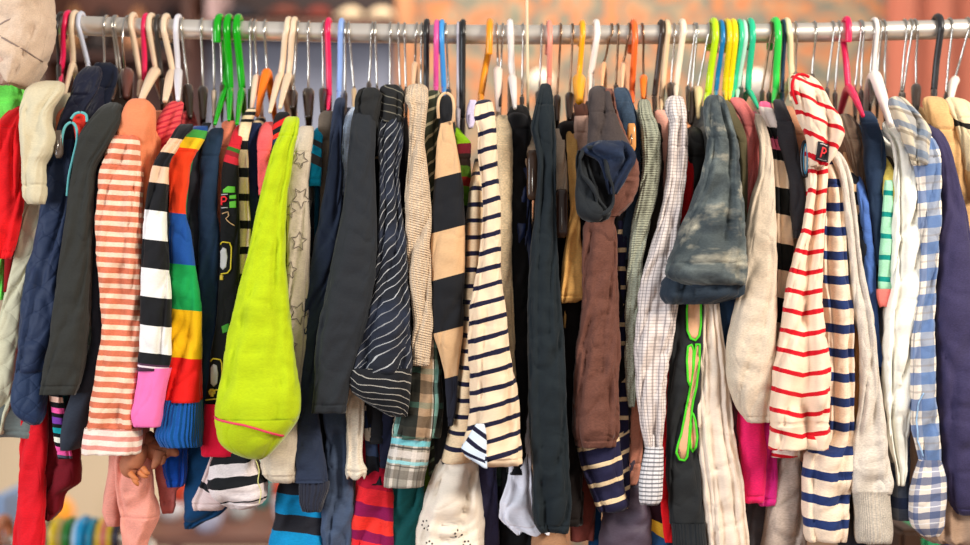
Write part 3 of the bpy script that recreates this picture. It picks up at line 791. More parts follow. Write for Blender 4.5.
r = G('denim_jacket', 'grey brown jacket with rolled dark denim sleeve end, over the brown crinkled sleeve', 'jacket', -0.3, dict(c=(84, 74, 72), heather=0.2),
  [(82, 598, 603), (84, 594, 607), (90, 590.5, 611), (105, 589, 613.5), (126, 588, 620), (140, 587, 627), (152, 586, 632), (160, 592, 630)],
  'the denim cuffed jacket', ratio=0.33, torso=[(88, 594, 608), (120, 590, 616), (200, 590, 620), (240, 600, 618)], seams=(112,))
# rolled denim cuff: turned back cloth around the dark open sleeve end
DEN = cloth((40, 52, 76), heather=0.2, blotch=[(3.0, 0.5, 0.7, (60, 78, 106))], wrinkle=2)
DEK = cloth((48, 52, 56), heather=0.2, wrinkle=2)
loft('rolled_cuff', [(140, 600, 622), (144, 588, 629), (150, 584, 632), (160, 600, 634), (170, 604, 630), (182, 606, 624), (194, 609, 617)], YL(-1.1), DEN, r['root'], fold=2.2, seed=307, ratio=0.35)
loft('cuff_flap', [(150, 578, 586), (158, 576, 588), (172, 575.5, 592), (186, 576, 597), (200, 577, 602), (212, 579, 612), (219, 584, 609), (222, 590, 602)], YL(-0.95), DEK, r['root'], fold=2.0, seed=320, ratio=0.3)
loop = [(580, 158), (585, 149), (594, 147.5), (602, 151), (606, 162), (608, 174), (613, 188), (613, 203), (607, 212), (599, 214), (597, 203), (595, 192), (589, 182), (582, 174)]
lp = [P(x, y, YL(-0.95) - 0.017 + 0.003 * math.sin(k * 2.1)) for k, (x, y) in enumerate(loop)]
lp = spline(lp + [lp[0]], 5)[:-1]
tube('cuff_edge', lp, 0.003, DEK, r['root'], seg=10, closed=True, radii=[0.0026 + 0.0009 * math.sin(k * 0.35) for k in range(len(lp))])
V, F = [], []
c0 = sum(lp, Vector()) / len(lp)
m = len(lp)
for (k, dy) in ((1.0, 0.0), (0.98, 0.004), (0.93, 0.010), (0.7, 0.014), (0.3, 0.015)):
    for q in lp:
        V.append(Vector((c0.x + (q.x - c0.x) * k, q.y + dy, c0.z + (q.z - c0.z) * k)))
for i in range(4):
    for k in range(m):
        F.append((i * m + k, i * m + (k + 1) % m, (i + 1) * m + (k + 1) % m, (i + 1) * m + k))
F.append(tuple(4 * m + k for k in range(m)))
put('sleeve_inside', V, F, cloth((14, 15, 20)), r['root'])  # sleeve opening painted near-black for the shade inside it

G('gauze_blouse', 'brown crinkled gauze sleeve hanging under the rolled denim cuff', 'blouse', 0.5, dict(c=(118, 80, 68), heather=0.25, wrinkle=2.2),
  [(160, 612, 630), (185, 600, 634), (205, 592, 626), (220, 587, 615), (228, 583, 616), (250, 582, 617.5), (290, 583, 618.5), (321, 581, 619), (352, 577, 619.5), (390, 575, 619), (430, 574, 618.5), (447, 577, 616)], 'the brown gauze blouse', crk=0.0016, ff=1.4, seams=(440,))
loft('gathered_yoke', [(88, 606, 613), (110, 606, 618), (150, 614, 632), (163, 616, 638), (180, 614, 639), (200, 610, 634), (216, 606, 620)], YL(0.35), cloth((132, 92, 80), heather=0.18), bpy.data.objects['gauze_blouse'], crk=0.004, fold=1.5, seed=308, step=2.0)
NVS = (48, 46, 78)
r = G('striped_shirt', 'navy top with cream stripes, its hem hanging below the brown gauze sleeve', 'top', 1.5, dict(c=NVS, stripe=[(18.6, 213, 4.2, (232, 205, 165))], wob=0.5),
  [(195, 617, 626), (215, 617, 627), (300, 617, 626), (380, 617, 628), (430, 616, 629.5), (445, 614, 630)], 'the navy top with cream stripes', torso=False)
loft('body', [(300, 600, 616), (430, 581, 618), (448, 577.5, 619), (465, 580, 621), (480, 586, 623), (495, 591, 625), (505, 595, 628), (512, 599, 622)], YL(1.2), cloth(NVS, stripe=[(18.6, 463, 4.2, (232, 205, 165))], wob=0.4), r['root'], seed=309, tilt=0.28)
loft('body_side', [(430, 617, 629.5), (465, 619, 630), (490, 620, 630.5), (500, 621, 630), (508, 622, 628)], YL(1.4), cloth(NVS, stripe=[(18.6, 452, 4.2, (232, 205, 165))], wob=0.4), r['root'], seed=310, tilt=0.5)
G('denim_shirt', 'small faded denim shoulder folded over, beside the wooden clip', 'shirt', 1.4, dict(c=(66, 84, 104), heather=0.25, wrinkle=2),
  [(84, 620, 627), (86, 617, 629.5), (94, 616, 632), (110, 618, 636), (130, 621, 640), (165, 624, 641), (260, 622, 634)], 'the denim shoulder', crk=0.001, fold=1.6, seams=(101,))
G('knit_cardigan', 'grey green chunky knit sleeve curving down beside the navy stripes', 'cardigan', 0.8, dict(c=(164, 166, 148), vrib=(2.4, 0.5), rib=(2.6, 0.6), heather=0.3, wob=0.8),
  [(96, 644, 650), (98, 641.5, 652), (105, 639.5, 653.5), (114, 639.5, 654), (122, 640.5, 658), (140, 642, 661), (165, 643, 660.5), (196, 638, 657), (221, 633, 651), (258, 629, 644), (290, 626, 642), (321, 625, 638), (382, 626, 638), (407, 629, 635)], 'the grey green knit', seams=(121,))
G('t_shirt', 'peach pink narrow shoulder next to the checked shirt', 't-shirt', 1.9, dict(c=(238, 176, 158)),
  [(107, 660, 667), (110, 657.5, 669), (118, 657, 670.5), (150, 661, 671), (175, 663, 669), (240, 660, 667)], 'the peach pink t-shirt')
G('shirt', 'olive brown short sleeve between grey green knit and checked shirt', 'shirt', 2.2, dict(c=(152, 122, 80)),
  [(150, 657, 664), (200, 650, 666), (230, 645.5, 660), (256, 643, 653)], 'the olive brown shirt')
G('jumper', 'peach pink long cuff hanging low, left of the checked shirt cuff', 'jumper', 1.9, dict(c=(226, 158, 134)),
  [(300, 634, 642), (370, 632, 641), (400, 630, 643), (440, 629.5, 643), (470, 628, 641), (485, 627.5, 638)], 'the peach pink jumper', seams=(464,))
chk = dict(c=(226, 214, 208), ulines=[(3.1, 0, 0.8, (90, 74, 80), 0.5)], vlines=[(3.3, 0, 0.8, (90, 80, 90), 0.42)], heather=0.04, wob=0.15)
G('checked_shirt', 'white shirt with a fine dark window check, long sleeve with buttoned cuff', 'shirt', 0.35, chk,
  [(92, 676, 683), (94, 672, 686), (100, 668, 688), (110, 667, 688.5), (122, 670, 688), (150, 668, 688), (172, 667, 686.5), (216, 660, 681), (240, 653, 679), (264, 646, 678), (280, 641, 678), (311, 637, 677), (342, 636, 673), (385, 637, 667), (426, 642, 664.5), (449, 647, 663)],
  'the finely checked shirt', ff=1.3, fold=1.5, seams=(122, 146), lobes=[(0.1, 0.1, -0.006), (0.6, 0.1, -0.005)], cuff=[(447, 646, 663.5), (452, 645, 664), (465, 642.5, 664), (484, 639.5, 663.5), (499, 639.5, 662.5), (505, 641, 659)],
  cuffm=dict(c=(224, 220, 220), vlines=[(4.2, 0, 1.5, (80, 80, 90), 0.8)], ulines=[(3.4, 0, 0.7, (150, 150, 155), 0.5)], wob=0.3))
G('leather_jacket', 'black leather jacket shoulder behind the acid wash sleeve', 'jacket', 1.6, dict(c=(38, 34, 32), rough=0.4, sheen=0, weave=0.1),
  [(124, 694, 700), (127, 690, 704), (136, 688, 708), (160, 688, 711), (180, 686, 706), (240, 680, 700)], 'the black leather jacket')
G('t_shirt', 'bright red sliver of a t-shirt left of the acid wash sleeve', 't-shirt', 1.2, dict(c=(205, 16, 28)),
  [(140, 688, 694), (172, 685, 694), (200, 681, 692), (235, 678, 686), (260, 676, 682)], 'the bright red t-shirt')
r = G('denim_shirt', 'acid washed grey denim short sleeve with wide stitched hem, flaring out', 'shirt', -0.5, dict(c=(84, 92, 94), blotch=[(2.3, 0.46, 0.68, (128, 136, 134)), (3.0, 0.54, 0.76, (206, 198, 176)), (1.7, 0.5, 0.68, (50, 60, 70))], heather=0.2),
  [(91, 716, 723), (93, 712, 727), (99, 708.5, 729), (112, 706, 731.5), (125, 706, 734), (142, 708, 739), (171, 704, 741), (206, 691, 743.5), (239, 679, 745), (262, 669, 746), (274, 665, 746), (281, 672, 745.5), (285, 690, 744)],
  'the acid wash denim shirt', seams=(137, 263), ratio=0.35, lobes=[(0.25, 0.12, -0.009)], tilt=0.0, fold=1.2)
loft('sleeve_inside', [(270, 672, 740), (284, 662, 744), (294, 661, 744), (300, 664, 730), (304, 667, 716)], YL(0.1), cloth((56, 68, 80), heather=0.2), r['root'], seed=331, ratio=0.3)
G('trench_coat', 'dark olive coat edge standing up between acid wash and dusty rose sleeves', 'coat', 1.2, dict(c=(112, 104, 78)),
  [(97, 727, 731), (101, 726, 735), (115, 730, 739), (130, 734, 745), (145, 738, 748), (170, 741, 748), (230, 741, 747)], 'the dark olive coat')
G('t_shirt', 'yellow sliver of a t-shirt under the dusty rose sleeve', 't-shirt', 2, dict(c=(232, 196, 40)),
  [(125, 742, 746), (140, 741, 748), (180, 741, 748), (210, 742, 746)], 'the yellow t-shirt')
G('jersey_shirt', 'dusty rose jersey sleeve with a lengthwise fold, right of the acid wash sleeve', 'top', 1.4, dict(c=(212, 122, 118)),
  [(94, 737, 743), (96, 734.5, 747), (102, 735, 751), (115, 741, 757), (130, 745, 760), (170, 746, 760.5), (200, 744, 757), (240, 744, 749)], 'the dusty rose jersey', lobes=[(0.15, 0.1, -0.008)])
G('jumper', 'oatmeal grey marl long sleeve with pale seamed end, left of the red striped jersey', 'jumper', 0.5, dict(c=(212, 196, 176), heather=0.16),
  [(112, 761, 766), (118, 759, 769), (132, 760, 771), (150, 761, 773), (171, 760, 775), (196, 753, 776), (237, 746, 777.5), (270, 743, 777.5), (291, 739, 777.5), (321, 732.5, 777), (352, 727, 776.5), (375, 727, 774.5), (391, 731, 773), (410, 739, 772), (423, 749, 771)], 'the oatmeal marl jumper', ratio=0.35, seams=(417,), fold=0.8)
r = G('trousers', 'black jogging trousers printed with peach bones outlined in bright green', 'trousers', 1, dict(c=(50, 52, 54), heather=0.08),
  [(200, 682, 704), (295, 676, 703), (340, 672, 702), (380, 669, 701), (440, 667.5, 699), (490, 669, 702), (524, 672, 705)], 'the green outlined print trousers', cuff=[(523, 672, 706), (530, 673, 706), (545, 674, 707), (562, 676, 707)], cuffm=dict(c=(50, 54, 58), rib=(2.5, 0.8)), torso=[(150, 690, 702), (300, 682, 700), (420, 676, 696)])
PE, GRN = (228, 172, 130), (70, 205, 20)
shapes = [[(686.5, 292), (700, 292), (699.5, 325), (698, 335), (694, 340), (689, 338), (686, 330), (685.5, 310)],
          [(686, 346), (690, 344), (692, 350), (691, 372), (689, 386), (686, 380), (685, 360)],
          [(694.5, 344), (698.5, 344), (698, 360), (695, 385), (692, 400), (688.5, 425), (687, 442), (685.5, 455), (683, 459), (678, 458), (674.5, 451), (676, 444), (680, 432), (683.5, 415), (687.5, 395), (691, 372)],
          [(691.5, 412), (694, 420), (696, 436), (694.5, 446), (691.5, 451), (689, 447), (688.5, 436), (690, 424)]]
for sh in shapes:
    patch('bone_print', r['sleeve'], 1, sh, PE)
    stroke('green_outline', r['sleeve'], 1, sh, 2.2, GRN, closed=True, lift=0.0022)
G('crinkled_trousers', 'cream white crinkled trousers with long vertical folds, hanging to the bottom', 'trousers', 1.15, dict(c=(232, 214, 196), heather=0.06),
  [(200, 702, 716), (295, 700, 719), (321, 698.5, 721), (352, 697.5, 726), (400, 695.5, 731), (440, 697, 736), (480, 701.5, 743), (520, 706, 747.5), (562, 709, 752)], 'the cream crinkled trousers', fold=1.1, ff=1.2, seg=64, lobes=[(-0.45, 0.07, -0.007), (-0.1, 0.06, -0.009), (0.2, 0.05, -0.007), (0.55, 0.07, -0.008)])
G('jeans', 'blue denim sliver right of the cream crinkled trousers', 'jeans', 1.6, dict(c=(54, 80, 108)),
  [(150, 720, 732), (290, 716, 739), (330, 717, 735), (372, 723, 730)], 'the blue jeans')
G('ribbed_jumper', 'mauve ribbed knit hem under the oatmeal sleeve', 'top', 1.8, dict(c=(140, 94, 112), rib=(3, 1.6)),
  [(200, 740, 756), (360, 727, 750), (400, 731, 758), (430, 735, 760), (447, 738, 758)], 'the mauve ribbed top')
G('skirt', 'hot pink skirt hem at the bottom, right of the cream trousers', 'skirt', 1.5, dict(c=(240, 40, 110)),
  [(200, 745, 757), (430, 738, 764), (460, 741, 766), (490, 743.5, 765.5), (503, 745, 763)], 'the hot pink skirt')
G('skirt', 'magenta skirt hem beside the hot pink one, under the red striped jersey', 'skirt', 1.7, dict(c=(206, 40, 130)),
  [(200, 757, 768), (430, 755, 778), (470, 757, 778), (500, 758, 777), (506, 760, 775)], 'the magenta skirt')
G('scarf', 'narrow bright orange cloth strip left of the hot pink skirt', 'scarf', 2.9, dict(c=(248, 92, 30)),
  [(300, 736, 742), (440, 735, 745), (465, 736, 744), (478, 739, 743)], 'the orange scarf')
G('t_shirt', 'grey mauve t-shirt hem beside the mauve ribbed top', 't-shirt', 2.4, dict(c=(150, 136, 142)),
  [(200, 762, 772), (400, 757, 772), (449, 757, 773)], 'the grey mauve t-shirt', seams=(444,))
IV = (240, 214, 184)
r = G('striped_shirt', 'cream and black wide striped sleeve with a pink lattice band and pink tip', 'top', 1.2, dict(c=IV, wob=0.2, heather=0.05, bands=[(90, (240, 110, 150)), (105, (240, 225, 215)), (127, (30, 30, 32)), (139, (236, 120, 150)), (150, (30, 30, 32)), (160, IV), (188, (32, 34, 34)), (214, IV), (243.5, (32, 34, 34)), (270.5, IV), (298, (32, 34, 34)), (323, IV)]),
  [(98, 766, 771), (100, 763.5, 774), (108, 762, 777), (125, 764.5, 783), (145, 771, 788), (171, 774, 790.5), (214, 776, 792), (244, 776, 794), (271, 777, 794), (300, 776, 790), (323, 776, 788), (350, 776, 782)], 'the cream and black striped top', tilt=-0.2, lobes=[(-0.2, 0.1, -0.008)])
for k in range(4):
    stroke('lattice_print', r['sleeve'], 1.2, [(772 + k * 4, 137 + k * 0.5), (776 + k * 4, 147)], 0.7, (150, 25, 70))
G('t_shirt', 'charcoal short sleeve right of the cream and black stripes', 't-shirt', 1, dict(c=(66, 64, 68)),
  [(96, 780, 785), (99, 777.5, 788), (112, 776.5, 791), (140, 779, 797), (171, 788, 801), (190, 791, 805.5), (206, 791.5, 807), (216, 792, 806), (238, 795.5, 799)], 'the charcoal t-shirt', fold=1.4)
r = G('t_shirt', 'tan brown shoulder with a glossy dark ring hanging from it, left of red striped jersey', 't-shirt', 1.3, dict(c=(190, 142, 112)),
  [(103, 789, 796), (106, 786.5, 799), (118, 788, 801), (135, 792, 807), (152, 797, 808), (175, 800, 809), (230, 800, 808)], 'the tan brown t-shirt')
RC, RS = (246, 214, 188), (208, 16, 40)
r = G('striped_jersey', 'cream jersey with red stripes, draped hood and a small black letter badge', 'jersey', 0, dict(c=RC, stripe=[(20.3, 436, 4.6, RS)], wob=0.7, heather=0.04),
  [(150, 813, 832), (160, 811.5, 831), (186, 810, 828), (210, 807, 826), (233, 803, 824), (247, 798, 824), (277, 790, 822.5), (300, 786, 821.5), (332, 781.5, 825), (352, 777.5, 827.5), (373, 774, 830), (400, 772, 830), (430, 771.5, 830.5), (449, 771.5, 830)],
  'the red striped jersey', tilt=0.0, ratio=0.35, chev=0.24, lobes=[(0.05, 0.12, -0.018), (-0.6, 0.14, 0.003)], seams=(422, 424), torso=[(110, 806, 828), (170, 806, 830), (250, 802, 822), (300, 800, 820), (400, 782, 828), (440, 780, 826)])
hd_ = loft('hood', [(73, 797, 806), (74.5, 794, 811), (80, 791.5, 817), (88, 791.5, 823), (98, 795, 829), (106, 798, 833), (115, 800.5, 838), (124, 803.5, 842), (133, 807, 843.5), (145, 809.5, 841), (156, 811, 836), (166, 812, 828)], YL(-0.3), cloth(RC, stripe=[(20.0, 82, 4.6, RS)], wob=1.2, heather=0.04), r['root'], fold=1.5, tilt=-0.55, ratio=0.42, seed=311, ff=0.9, lobes=[(0.1, 0.12, -0.008)])
tube('hood_edge', spline([P(797, 104, -0.03), P(792.5, 92, -0.035), P(792.5, 82, -0.035), P(797, 75, -0.03), P(803, 74.5, -0.03), P(809, 77, -0.035)]), 0.0022, cloth(RS), r['root'])
bd = patch('badge', hd_, -0.3, [(815, 142.5), (827, 145), (825, 163), (813.5, 160.5)], (26, 24, 30), lift=0.002)
stroke('letter', hd_, -0.3, [(817.5, 158.5), (819.2, 149), (823, 149.6), (823.8, 152), (822, 154.2), (818.6, 154)], 1.7, (235, 50, 55), lift=0.0042)
stroke('badge_writing', hd_, -0.3, [(816.5, 145), (825, 146.8)], 0.9, (215, 205, 200), lift=0.0042)
stroke('badge_writing', hd_, -0.3, [(814.8, 159.6), (824, 161.6)], 0.9, (120, 115, 115), lift=0.0042)
G('striped_jersey', 'thin red and white striped hem poking out under the red striped jersey', 'jersey', 1.6, dict(c=(245, 220, 205), stripe=[(8, 456, 3.2, RS)], wob=0.2),
  [(300, 785, 800), (440, 773, 800), (457, 772, 798)], 'the thin red striped hem', tilt=-0.12)
NB = (46, 66, 116)
G('striped_jumper', 'white knit jumper with wide navy stripes and a wavy hem at the bottom', 'jumper', 0.9, dict(c=(240, 218, 194), stripe=[(24.35, 451.0, 8.8, NB)], wob=0.4),
  [(155, 829, 834), (160, 827.5, 838), (177, 826, 841), (200, 824, 844), (233, 823, 846.5), (257, 822, 848.5), (280, 823, 850.5), (321, 827, 854.5), (382, 829, 854.5), (430, 829, 854.5), (446, 822, 854), (455, 805, 853), (480, 803, 851), (515, 803.5, 849), (530, 804.5, 848), (541, 808, 847)],
  'the navy striped white jumper', ratio=0.35, lobes=[(-0.35, 0.12, -0.010), (0.05, 0.12, 0.005), (0.4, 0.1, -0.009)], step=2.5, tilt=-0.04, chev=0.1)
G('sweatshirt', 'light grey marl sweatshirt with long sleeve and ribbed cuff, right of the navy striped jumper', 'sweatshirt', 0.65, dict(c=(210, 200, 188), heather=0.2),
  [(148, 838, 844), (152, 836, 847), (177, 841, 852.5), (200, 844, 855.5), (237, 848, 860), (277, 852, 865.5), (311, 855.5, 873), (332, 858.5, 876), (360, 861, 879), (382, 861, 881), (402, 860, 883), (447, 852.5, 889), (470, 850, 891), (484, 850.5, 892), (493, 853, 891)],
  'the grey marl sweatshirt', ratio=0.35, lobes=[(0.1, 0.12, -0.006)], cuff=[(491, 853.5, 891.5), (495, 854.5, 890.5), (515, 856, 892), (535, 856.5, 894), (543, 858, 893)], cuffm=dict(c=(200, 190, 176), heather=0.3, rib=(1.8, 0.5)), torso=[(170, 842, 850), (260, 850, 858), (350, 858, 868), (470, 862, 882)])
G('knit_jumper', 'mustard brown knit sliver between navy stripes and grey sweatshirt', 'knit top', 1.3, dict(c=(206, 148, 92), rib=(2.5, 1.0)),
  [(300, 853, 860), (335, 853, 864), (370, 853, 866), (400, 852, 862), (440, 852, 857)], 'the mustard knit')
G('striped_shirt', 'black and tan striped sliver behind the grey sweatshirt', 'top', 1.8, dict(c=(225, 190, 150), wob=0.2, bands=[(150, (225, 190, 150)), (172, (40, 42, 52)), (184, (225, 190, 150)), (192, (40, 42, 52)), (205, (225, 190, 150)), (215, (40, 42, 52)), (234, (225, 190, 150)), (244, (40, 42, 52))]),
  [(150, 850, 855), (165, 848, 858), (200, 853, 862), (233, 856, 866), (270, 862, 868), (300, 864, 868)], 'the black and tan striped top', tilt=-0.2)
G('cardigan', 'cornflower blue thin sleeve with dark end, right of the grey sweatshirt', 'cardigan', 1.5, dict(c=(92, 128, 198), bands=[(100, (92, 128, 198)), (366, (34, 60, 110))], wob=0.5),
  [(165, 857, 862), (180, 857, 865), (210, 861, 870.5), (250, 864, 875), (290, 867, 876.5), (340, 873, 881), (365, 877, 885), (376, 879, 885)], 'the cornflower blue cardigan')
G('corduroy_shirt', 'taupe brown shoulder and sleeve next to the red hanger arm', 'shirt', 2, dict(c=(134, 114, 98), rib=(2.4, 1.0)),
  [(111, 848, 855), (114, 844, 858), (125, 843, 862), (150, 848, 866.5), (180, 855, 867), (250, 862, 868)], 'the taupe shirt')
G('jersey_shirt', 'dark navy teal jersey with folded shoulder, right of the taupe shirt', 'top', 1.4, dict(c=(44, 64, 90)),
  [(108, 870, 877), (110, 866.5, 879.5), (118, 865, 882), (140, 865, 885.5), (165, 865.5, 887), (200, 869, 886), (230, 873, 884), (265, 877, 881)], 'the navy teal jersey', seams=(121,), fold=1.3)
r = G('blouse', 'mint and teal striped blouse with yellow short sleeve and coral cuff', 'blouse', 1.2, dict(c=(236, 212, 110)),
  [(150, 884, 889), (158, 884, 892), (165, 885.5, 894), (180, 884, 897), (195, 883.5, 897.5), (204, 885.5, 895)], 'the mint striped blouse',
  torso=False)
loft('body', [(180, 886, 893), (200, 884, 893.5), (240, 881, 892), (277, 879, 891), (291, 878.5, 892)], YL(1.0), cloth((166, 220, 184), stripe=[(21.5, 214.5, 5, (0, 146, 136))]), r['root'], seed=312, tilt=-0.1)
loft('coral_cuff', [(289, 877.5, 893.5), (293, 877.5, 894), (302, 879, 893.5), (307, 881, 892)], YL(0.85), cloth((238, 128, 118)), r['root'], seed=313, fold=0.4, captop=False)
G('crinkled_blouse', 'white crinkled long sleeve blouse twisting down left of the blue plaid shirt', 'blouse', 0.9, dict(c=(246, 238, 226), heather=0.04),
  [(118, 893, 898), (120, 890, 900.5), (126, 888, 903.5), (140, 892, 910), (165, 895.5, 914.5), (206, 893.5, 921), (240, 892.5, 923.5), (277, 891.5, 922.5), (321, 886, 918), (352, 885, 914.5), (400, 885, 912.5), (430, 888, 909), (450, 892, 907.5), (470, 897, 907), (486, 899, 905)],
  'the white crinkled blouse', fold=1.7, ff=1.3, seams=(139,), lobes=[(-0.25, 0.11, -0.013)])
PB = (96, 128, 176)
pl = dict(c=(236, 226, 212), vlines=[(26, 196, 12, PB, 0.85), (26, 209, 2, (150, 140, 130), 0.4)], ulines=[(22, 2, 9, (118, 138, 168), 0.75), (22, 12, 2, (80, 85, 105), 0.5)], heather=0.04, wob=0.8)
pl2 = dict(c=(226, 214, 202), vlines=[(17, 480, 7, (66, 88, 130), 0.8), (17, 488, 1.3, (240, 240, 245), 0.6)], ulines=[(12, 2, 5, (92, 120, 170), 0.6)], heather=0.04, wob=1.2)
r = G('plaid_shirt', 'blue and cream plaid shirt with rumpled shoulder, left of the dark purple velvet top', 'shirt', 0.4, pl,
  [(125, 910, 926), (133, 911, 935), (145, 911, 939), (158, 913, 941), (171, 917, 941.5), (216, 919.5, 941), (277, 921, 938), (311, 917, 936), (340, 914, 935), (390, 912.5, 936.5), (420, 912.5, 939), (445, 917, 941), (463, 921, 941.5)],
  'the blue plaid shirt', cuff=[(460, 921, 942), (468, 918.5, 944.5), (478, 915.5, 947), (499, 911.5, 947.5), (515, 911, 946.5), (526, 913, 945), (537, 924, 940)], cuffm=pl2, fold=1.5, tilt=0.1, crk=0.0006,
  torso=[(120, 905, 925), (200, 910, 930), (300, 908, 928), (430, 903, 922), (470, 898, 922), (500, 894.5, 922), (524, 895, 924)], tm=dict(c=(120, 125, 135), vlines=[(26, 480, 11, (46, 62, 100), 0.8)], ulines=[(20, 2, 8, (70, 90, 120), 0.5)]))
pls = dict(c=(206, 194, 172), vlines=[(24, 106, 8, (120, 138, 160), 0.75), (24, 114, 3, (130, 115, 95), 0.6)], ulines=[(20, 2, 7, (135, 145, 160), 0.55)], heather=0.05, wob=1.5)
stroke('placket_edge', r['sleeve'], 0.4, [(920, 392), (915.5, 402), (914.5, 420), (916, 440), (922, 456)], 1.6, (150, 186, 222))
loft('shoulder', [(96, 894, 901), (98, 890.5, 905), (104, 889, 911), (115, 892, 922), (124, 896, 929), (132, 899, 931.5), (142, 903, 930), (152, 909, 930), (165, 914, 930)], YL(0.2), cloth(**pls), r['root'], fold=2.0, ff=0.8, crk=0.0016, seed=314, tilt=-0.5)
G('velvet_jumper', 'wide dark purple blue velvet top at the right edge', 'top', 1, dict(c=(72, 66, 100), sheen=0.3, heather=0.2, wrinkle=0.3),
  [(120, 932, 940), (124, 931, 944), (135, 933, 950), (165, 941, 957), (206, 943.5, 967), (240, 939.5, 973), (277, 938, 980), (321, 935, 985), (382, 937, 990), (440, 941, 995), (490, 948.5, 995), (508, 953, 995), (515, 958, 990)], 'the dark purple velvet top', ratio=0.42, fold=0.7, seams=(508,))
G('ribbed_jumper', 'brown beige ribbed jumper hem at the bottom right corner', 'jumper', 1.9, dict(c=(182, 154, 132), rib=(7.5, 4.0)),
  [(250, 945, 975), (450, 935, 990), (500, 925, 1000), (520, 921.5, 1002), (536, 922, 1002), (542, 930, 1000)], 'the brown beige ribbed jumper', pleat=(8.5, 0.0016), fold=0.5)
G('cardigan', 'tan camel shoulder sloping down behind the velvet top', 'cardigan', 1.9, dict(c=(216, 174, 122)),
  [(93, 936, 945), (95, 931.5, 950), (102, 929, 953), (120, 929.5, 955.5), (140, 936, 961), (172, 949, 969), (205, 960, 974), (260, 968, 980)], 'the tan camel cardigan', seams=(130,))
G('pyjama_shirt', 'cream and black patterned shoulder at the right edge', 'pyjama top', 1.6, dict(c=(226, 206, 168), wob=3, bands=[(90, (226, 206, 168)), (124, (45, 40, 38)), (132, (226, 206, 168)), (175, (214, 172, 118))]),
  [(94, 957, 966), (97, 953, 973), (110, 953.5, 980), (125, 958, 985), (150, 963, 990), (200, 970, 992)], 'the cream and black patterned top', tilt=-0.4)
G('trousers', 'taupe grey marl trousers at the bottom behind the red striped jersey', 'trousers', 2.2, dict(c=(184, 168, 156), heather=0.2),
  [(200, 790, 802), (440, 778, 800), (480, 772, 803), (520, 766, 806), (562, 760, 808)], 'the taupe grey trousers')
G('trousers', 'dark grey trousers at the bottom under the pink skirts', 'trousers', 2.9, dict(c=(96, 92, 96)),
  [(200, 752, 760), (440, 748, 770), (500, 746, 772), (562, 742, 774)], 'the dark grey trousers')
G('trousers', 'dark maroon brown trousers at the bottom centre', 'trousers', 2.6, dict(c=(120, 62, 54)),
  [(200, 580, 596), (440, 572, 598), (500, 570, 597), (541, 571, 594)], 'the maroon brown trousers')
G('jeans', 'petrol blue cloth at the bottom under the navy top with cream stripes', 'jeans', 3, dict(c=(28, 84, 128)),
  [(200, 598, 606), (500, 590, 602), (562, 587, 602)], 'the petrol blue jeans')
G('dress', 'sheer grey violet dress at the bottom, left of the checked cuff', 'dress', 2.3, dict(c=(100, 88, 102), rough=0.6, blotch=[(1.6, 0.6, 0.7, (150, 180, 200))]),
  [(200, 625, 636), (440, 618, 640), (480, 608, 642), (520, 602, 650), (562, 600, 652)], 'the grey violet dress', fold=1.5)
G('cardigan', 'bright red narrow sleeve tip beside the green outlined print trousers', 'cardigan', 1.6, dict(c=(232, 22, 34)),
  [(250, 668, 676), (430, 664, 672), (500, 661, 669), (530, 663, 672), (543, 665.5, 673)], 'the bright red sleeve')
G('scarf', 'dark scarf with yellow and blue patches at the bottom right of the checked cuff', 'scarf', 2.6, dict(c=(70, 25, 40), wob=3, bands=[(300, (60, 24, 38)), (520, (240, 195, 60)), (534, (60, 110, 160))]),
  [(250, 652, 662), (440, 646, 668), (505, 640, 672), (562, 645, 676)], 'the dark patched scarf', tilt=-0.5)
G('striped_dress', 'red, orange and magenta wide striped dress at the bottom left of centre', 'dress', 2.4, dict(c=(232, 40, 50), wob=1.5, bands=[(300, (190, 24, 60)), (487, (232, 45, 55)), (503, (150, 22, 90)), (516, (240, 60, 50)), (531, (150, 22, 90)), (541, (235, 50, 60))]),
  [(200, 372, 384), (440, 362, 388), (475, 357, 392), (510, 353, 393), (545, 351, 393), (562, 350, 394)], 'the red and magenta striped dress', tilt=-0.2)
G('trousers', 'dark teal green trousers at the bottom behind the plaid cuff', 'trousers', 2.6, dict(c=(10, 92, 92)),
  [(200, 400, 416), (440, 392, 424), (500, 390, 424), (562, 388, 420)], 'the dark teal trousers')
G('trousers', 'olive green trousers wedge left of the eyelet skirt', 'trousers', 3, dict(c=(110, 140, 30)),
  [(200, 416, 424), (450, 414, 432), (520, 408, 432), (562, 404, 430)], 'the olive trousers')
G('trousers', 'dark violet navy trousers right of the eyelet skirt', 'trousers', 2.4, dict(c=(70, 68, 98)),
  [(200, 488, 500), (450, 474, 496), (500, 474, 498), (562, 476, 500)], 'the violet navy trousers')
G('trousers', 'black cloth filling the shaded gap behind the crochet edged blouse', 'trousers', 3, dict(c=(24, 24, 28)),
  [(200, 500, 512), (440, 495, 530), (500, 495, 532), (562, 496, 532)], 'the black gap cloth')  # black cloth put in for the shade of the gap
G('t_shirt', 'dark green plaid t-shirt hem at the bottom behind the flared hem', 't-shirt', 2.8, dict(c=(48, 64, 56)),
  [(200, 486, 494), (440, 484, 504), (486, 486, 504)], 'the dark green t-shirt')
G('trousers', 'bright red trousers hanging low at the left', 'trousers', 2.0, dict(c=(214, 22, 40)),
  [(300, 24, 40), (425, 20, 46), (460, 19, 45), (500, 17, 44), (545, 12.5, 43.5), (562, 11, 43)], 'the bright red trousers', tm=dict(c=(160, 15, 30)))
G('skirt', 'maroon pleated skirt hem beside the bright red trousers', 'skirt', 2.6, dict(c=(128, 18, 38)),
  [(300, 46, 60), (440, 44, 76), (465, 43, 79.5), (482, 43, 78.5), (494, 42, 64), (510, 42, 60.5), (521, 43, 50)], 'the maroon skirt', pleat=(14, 0.002))
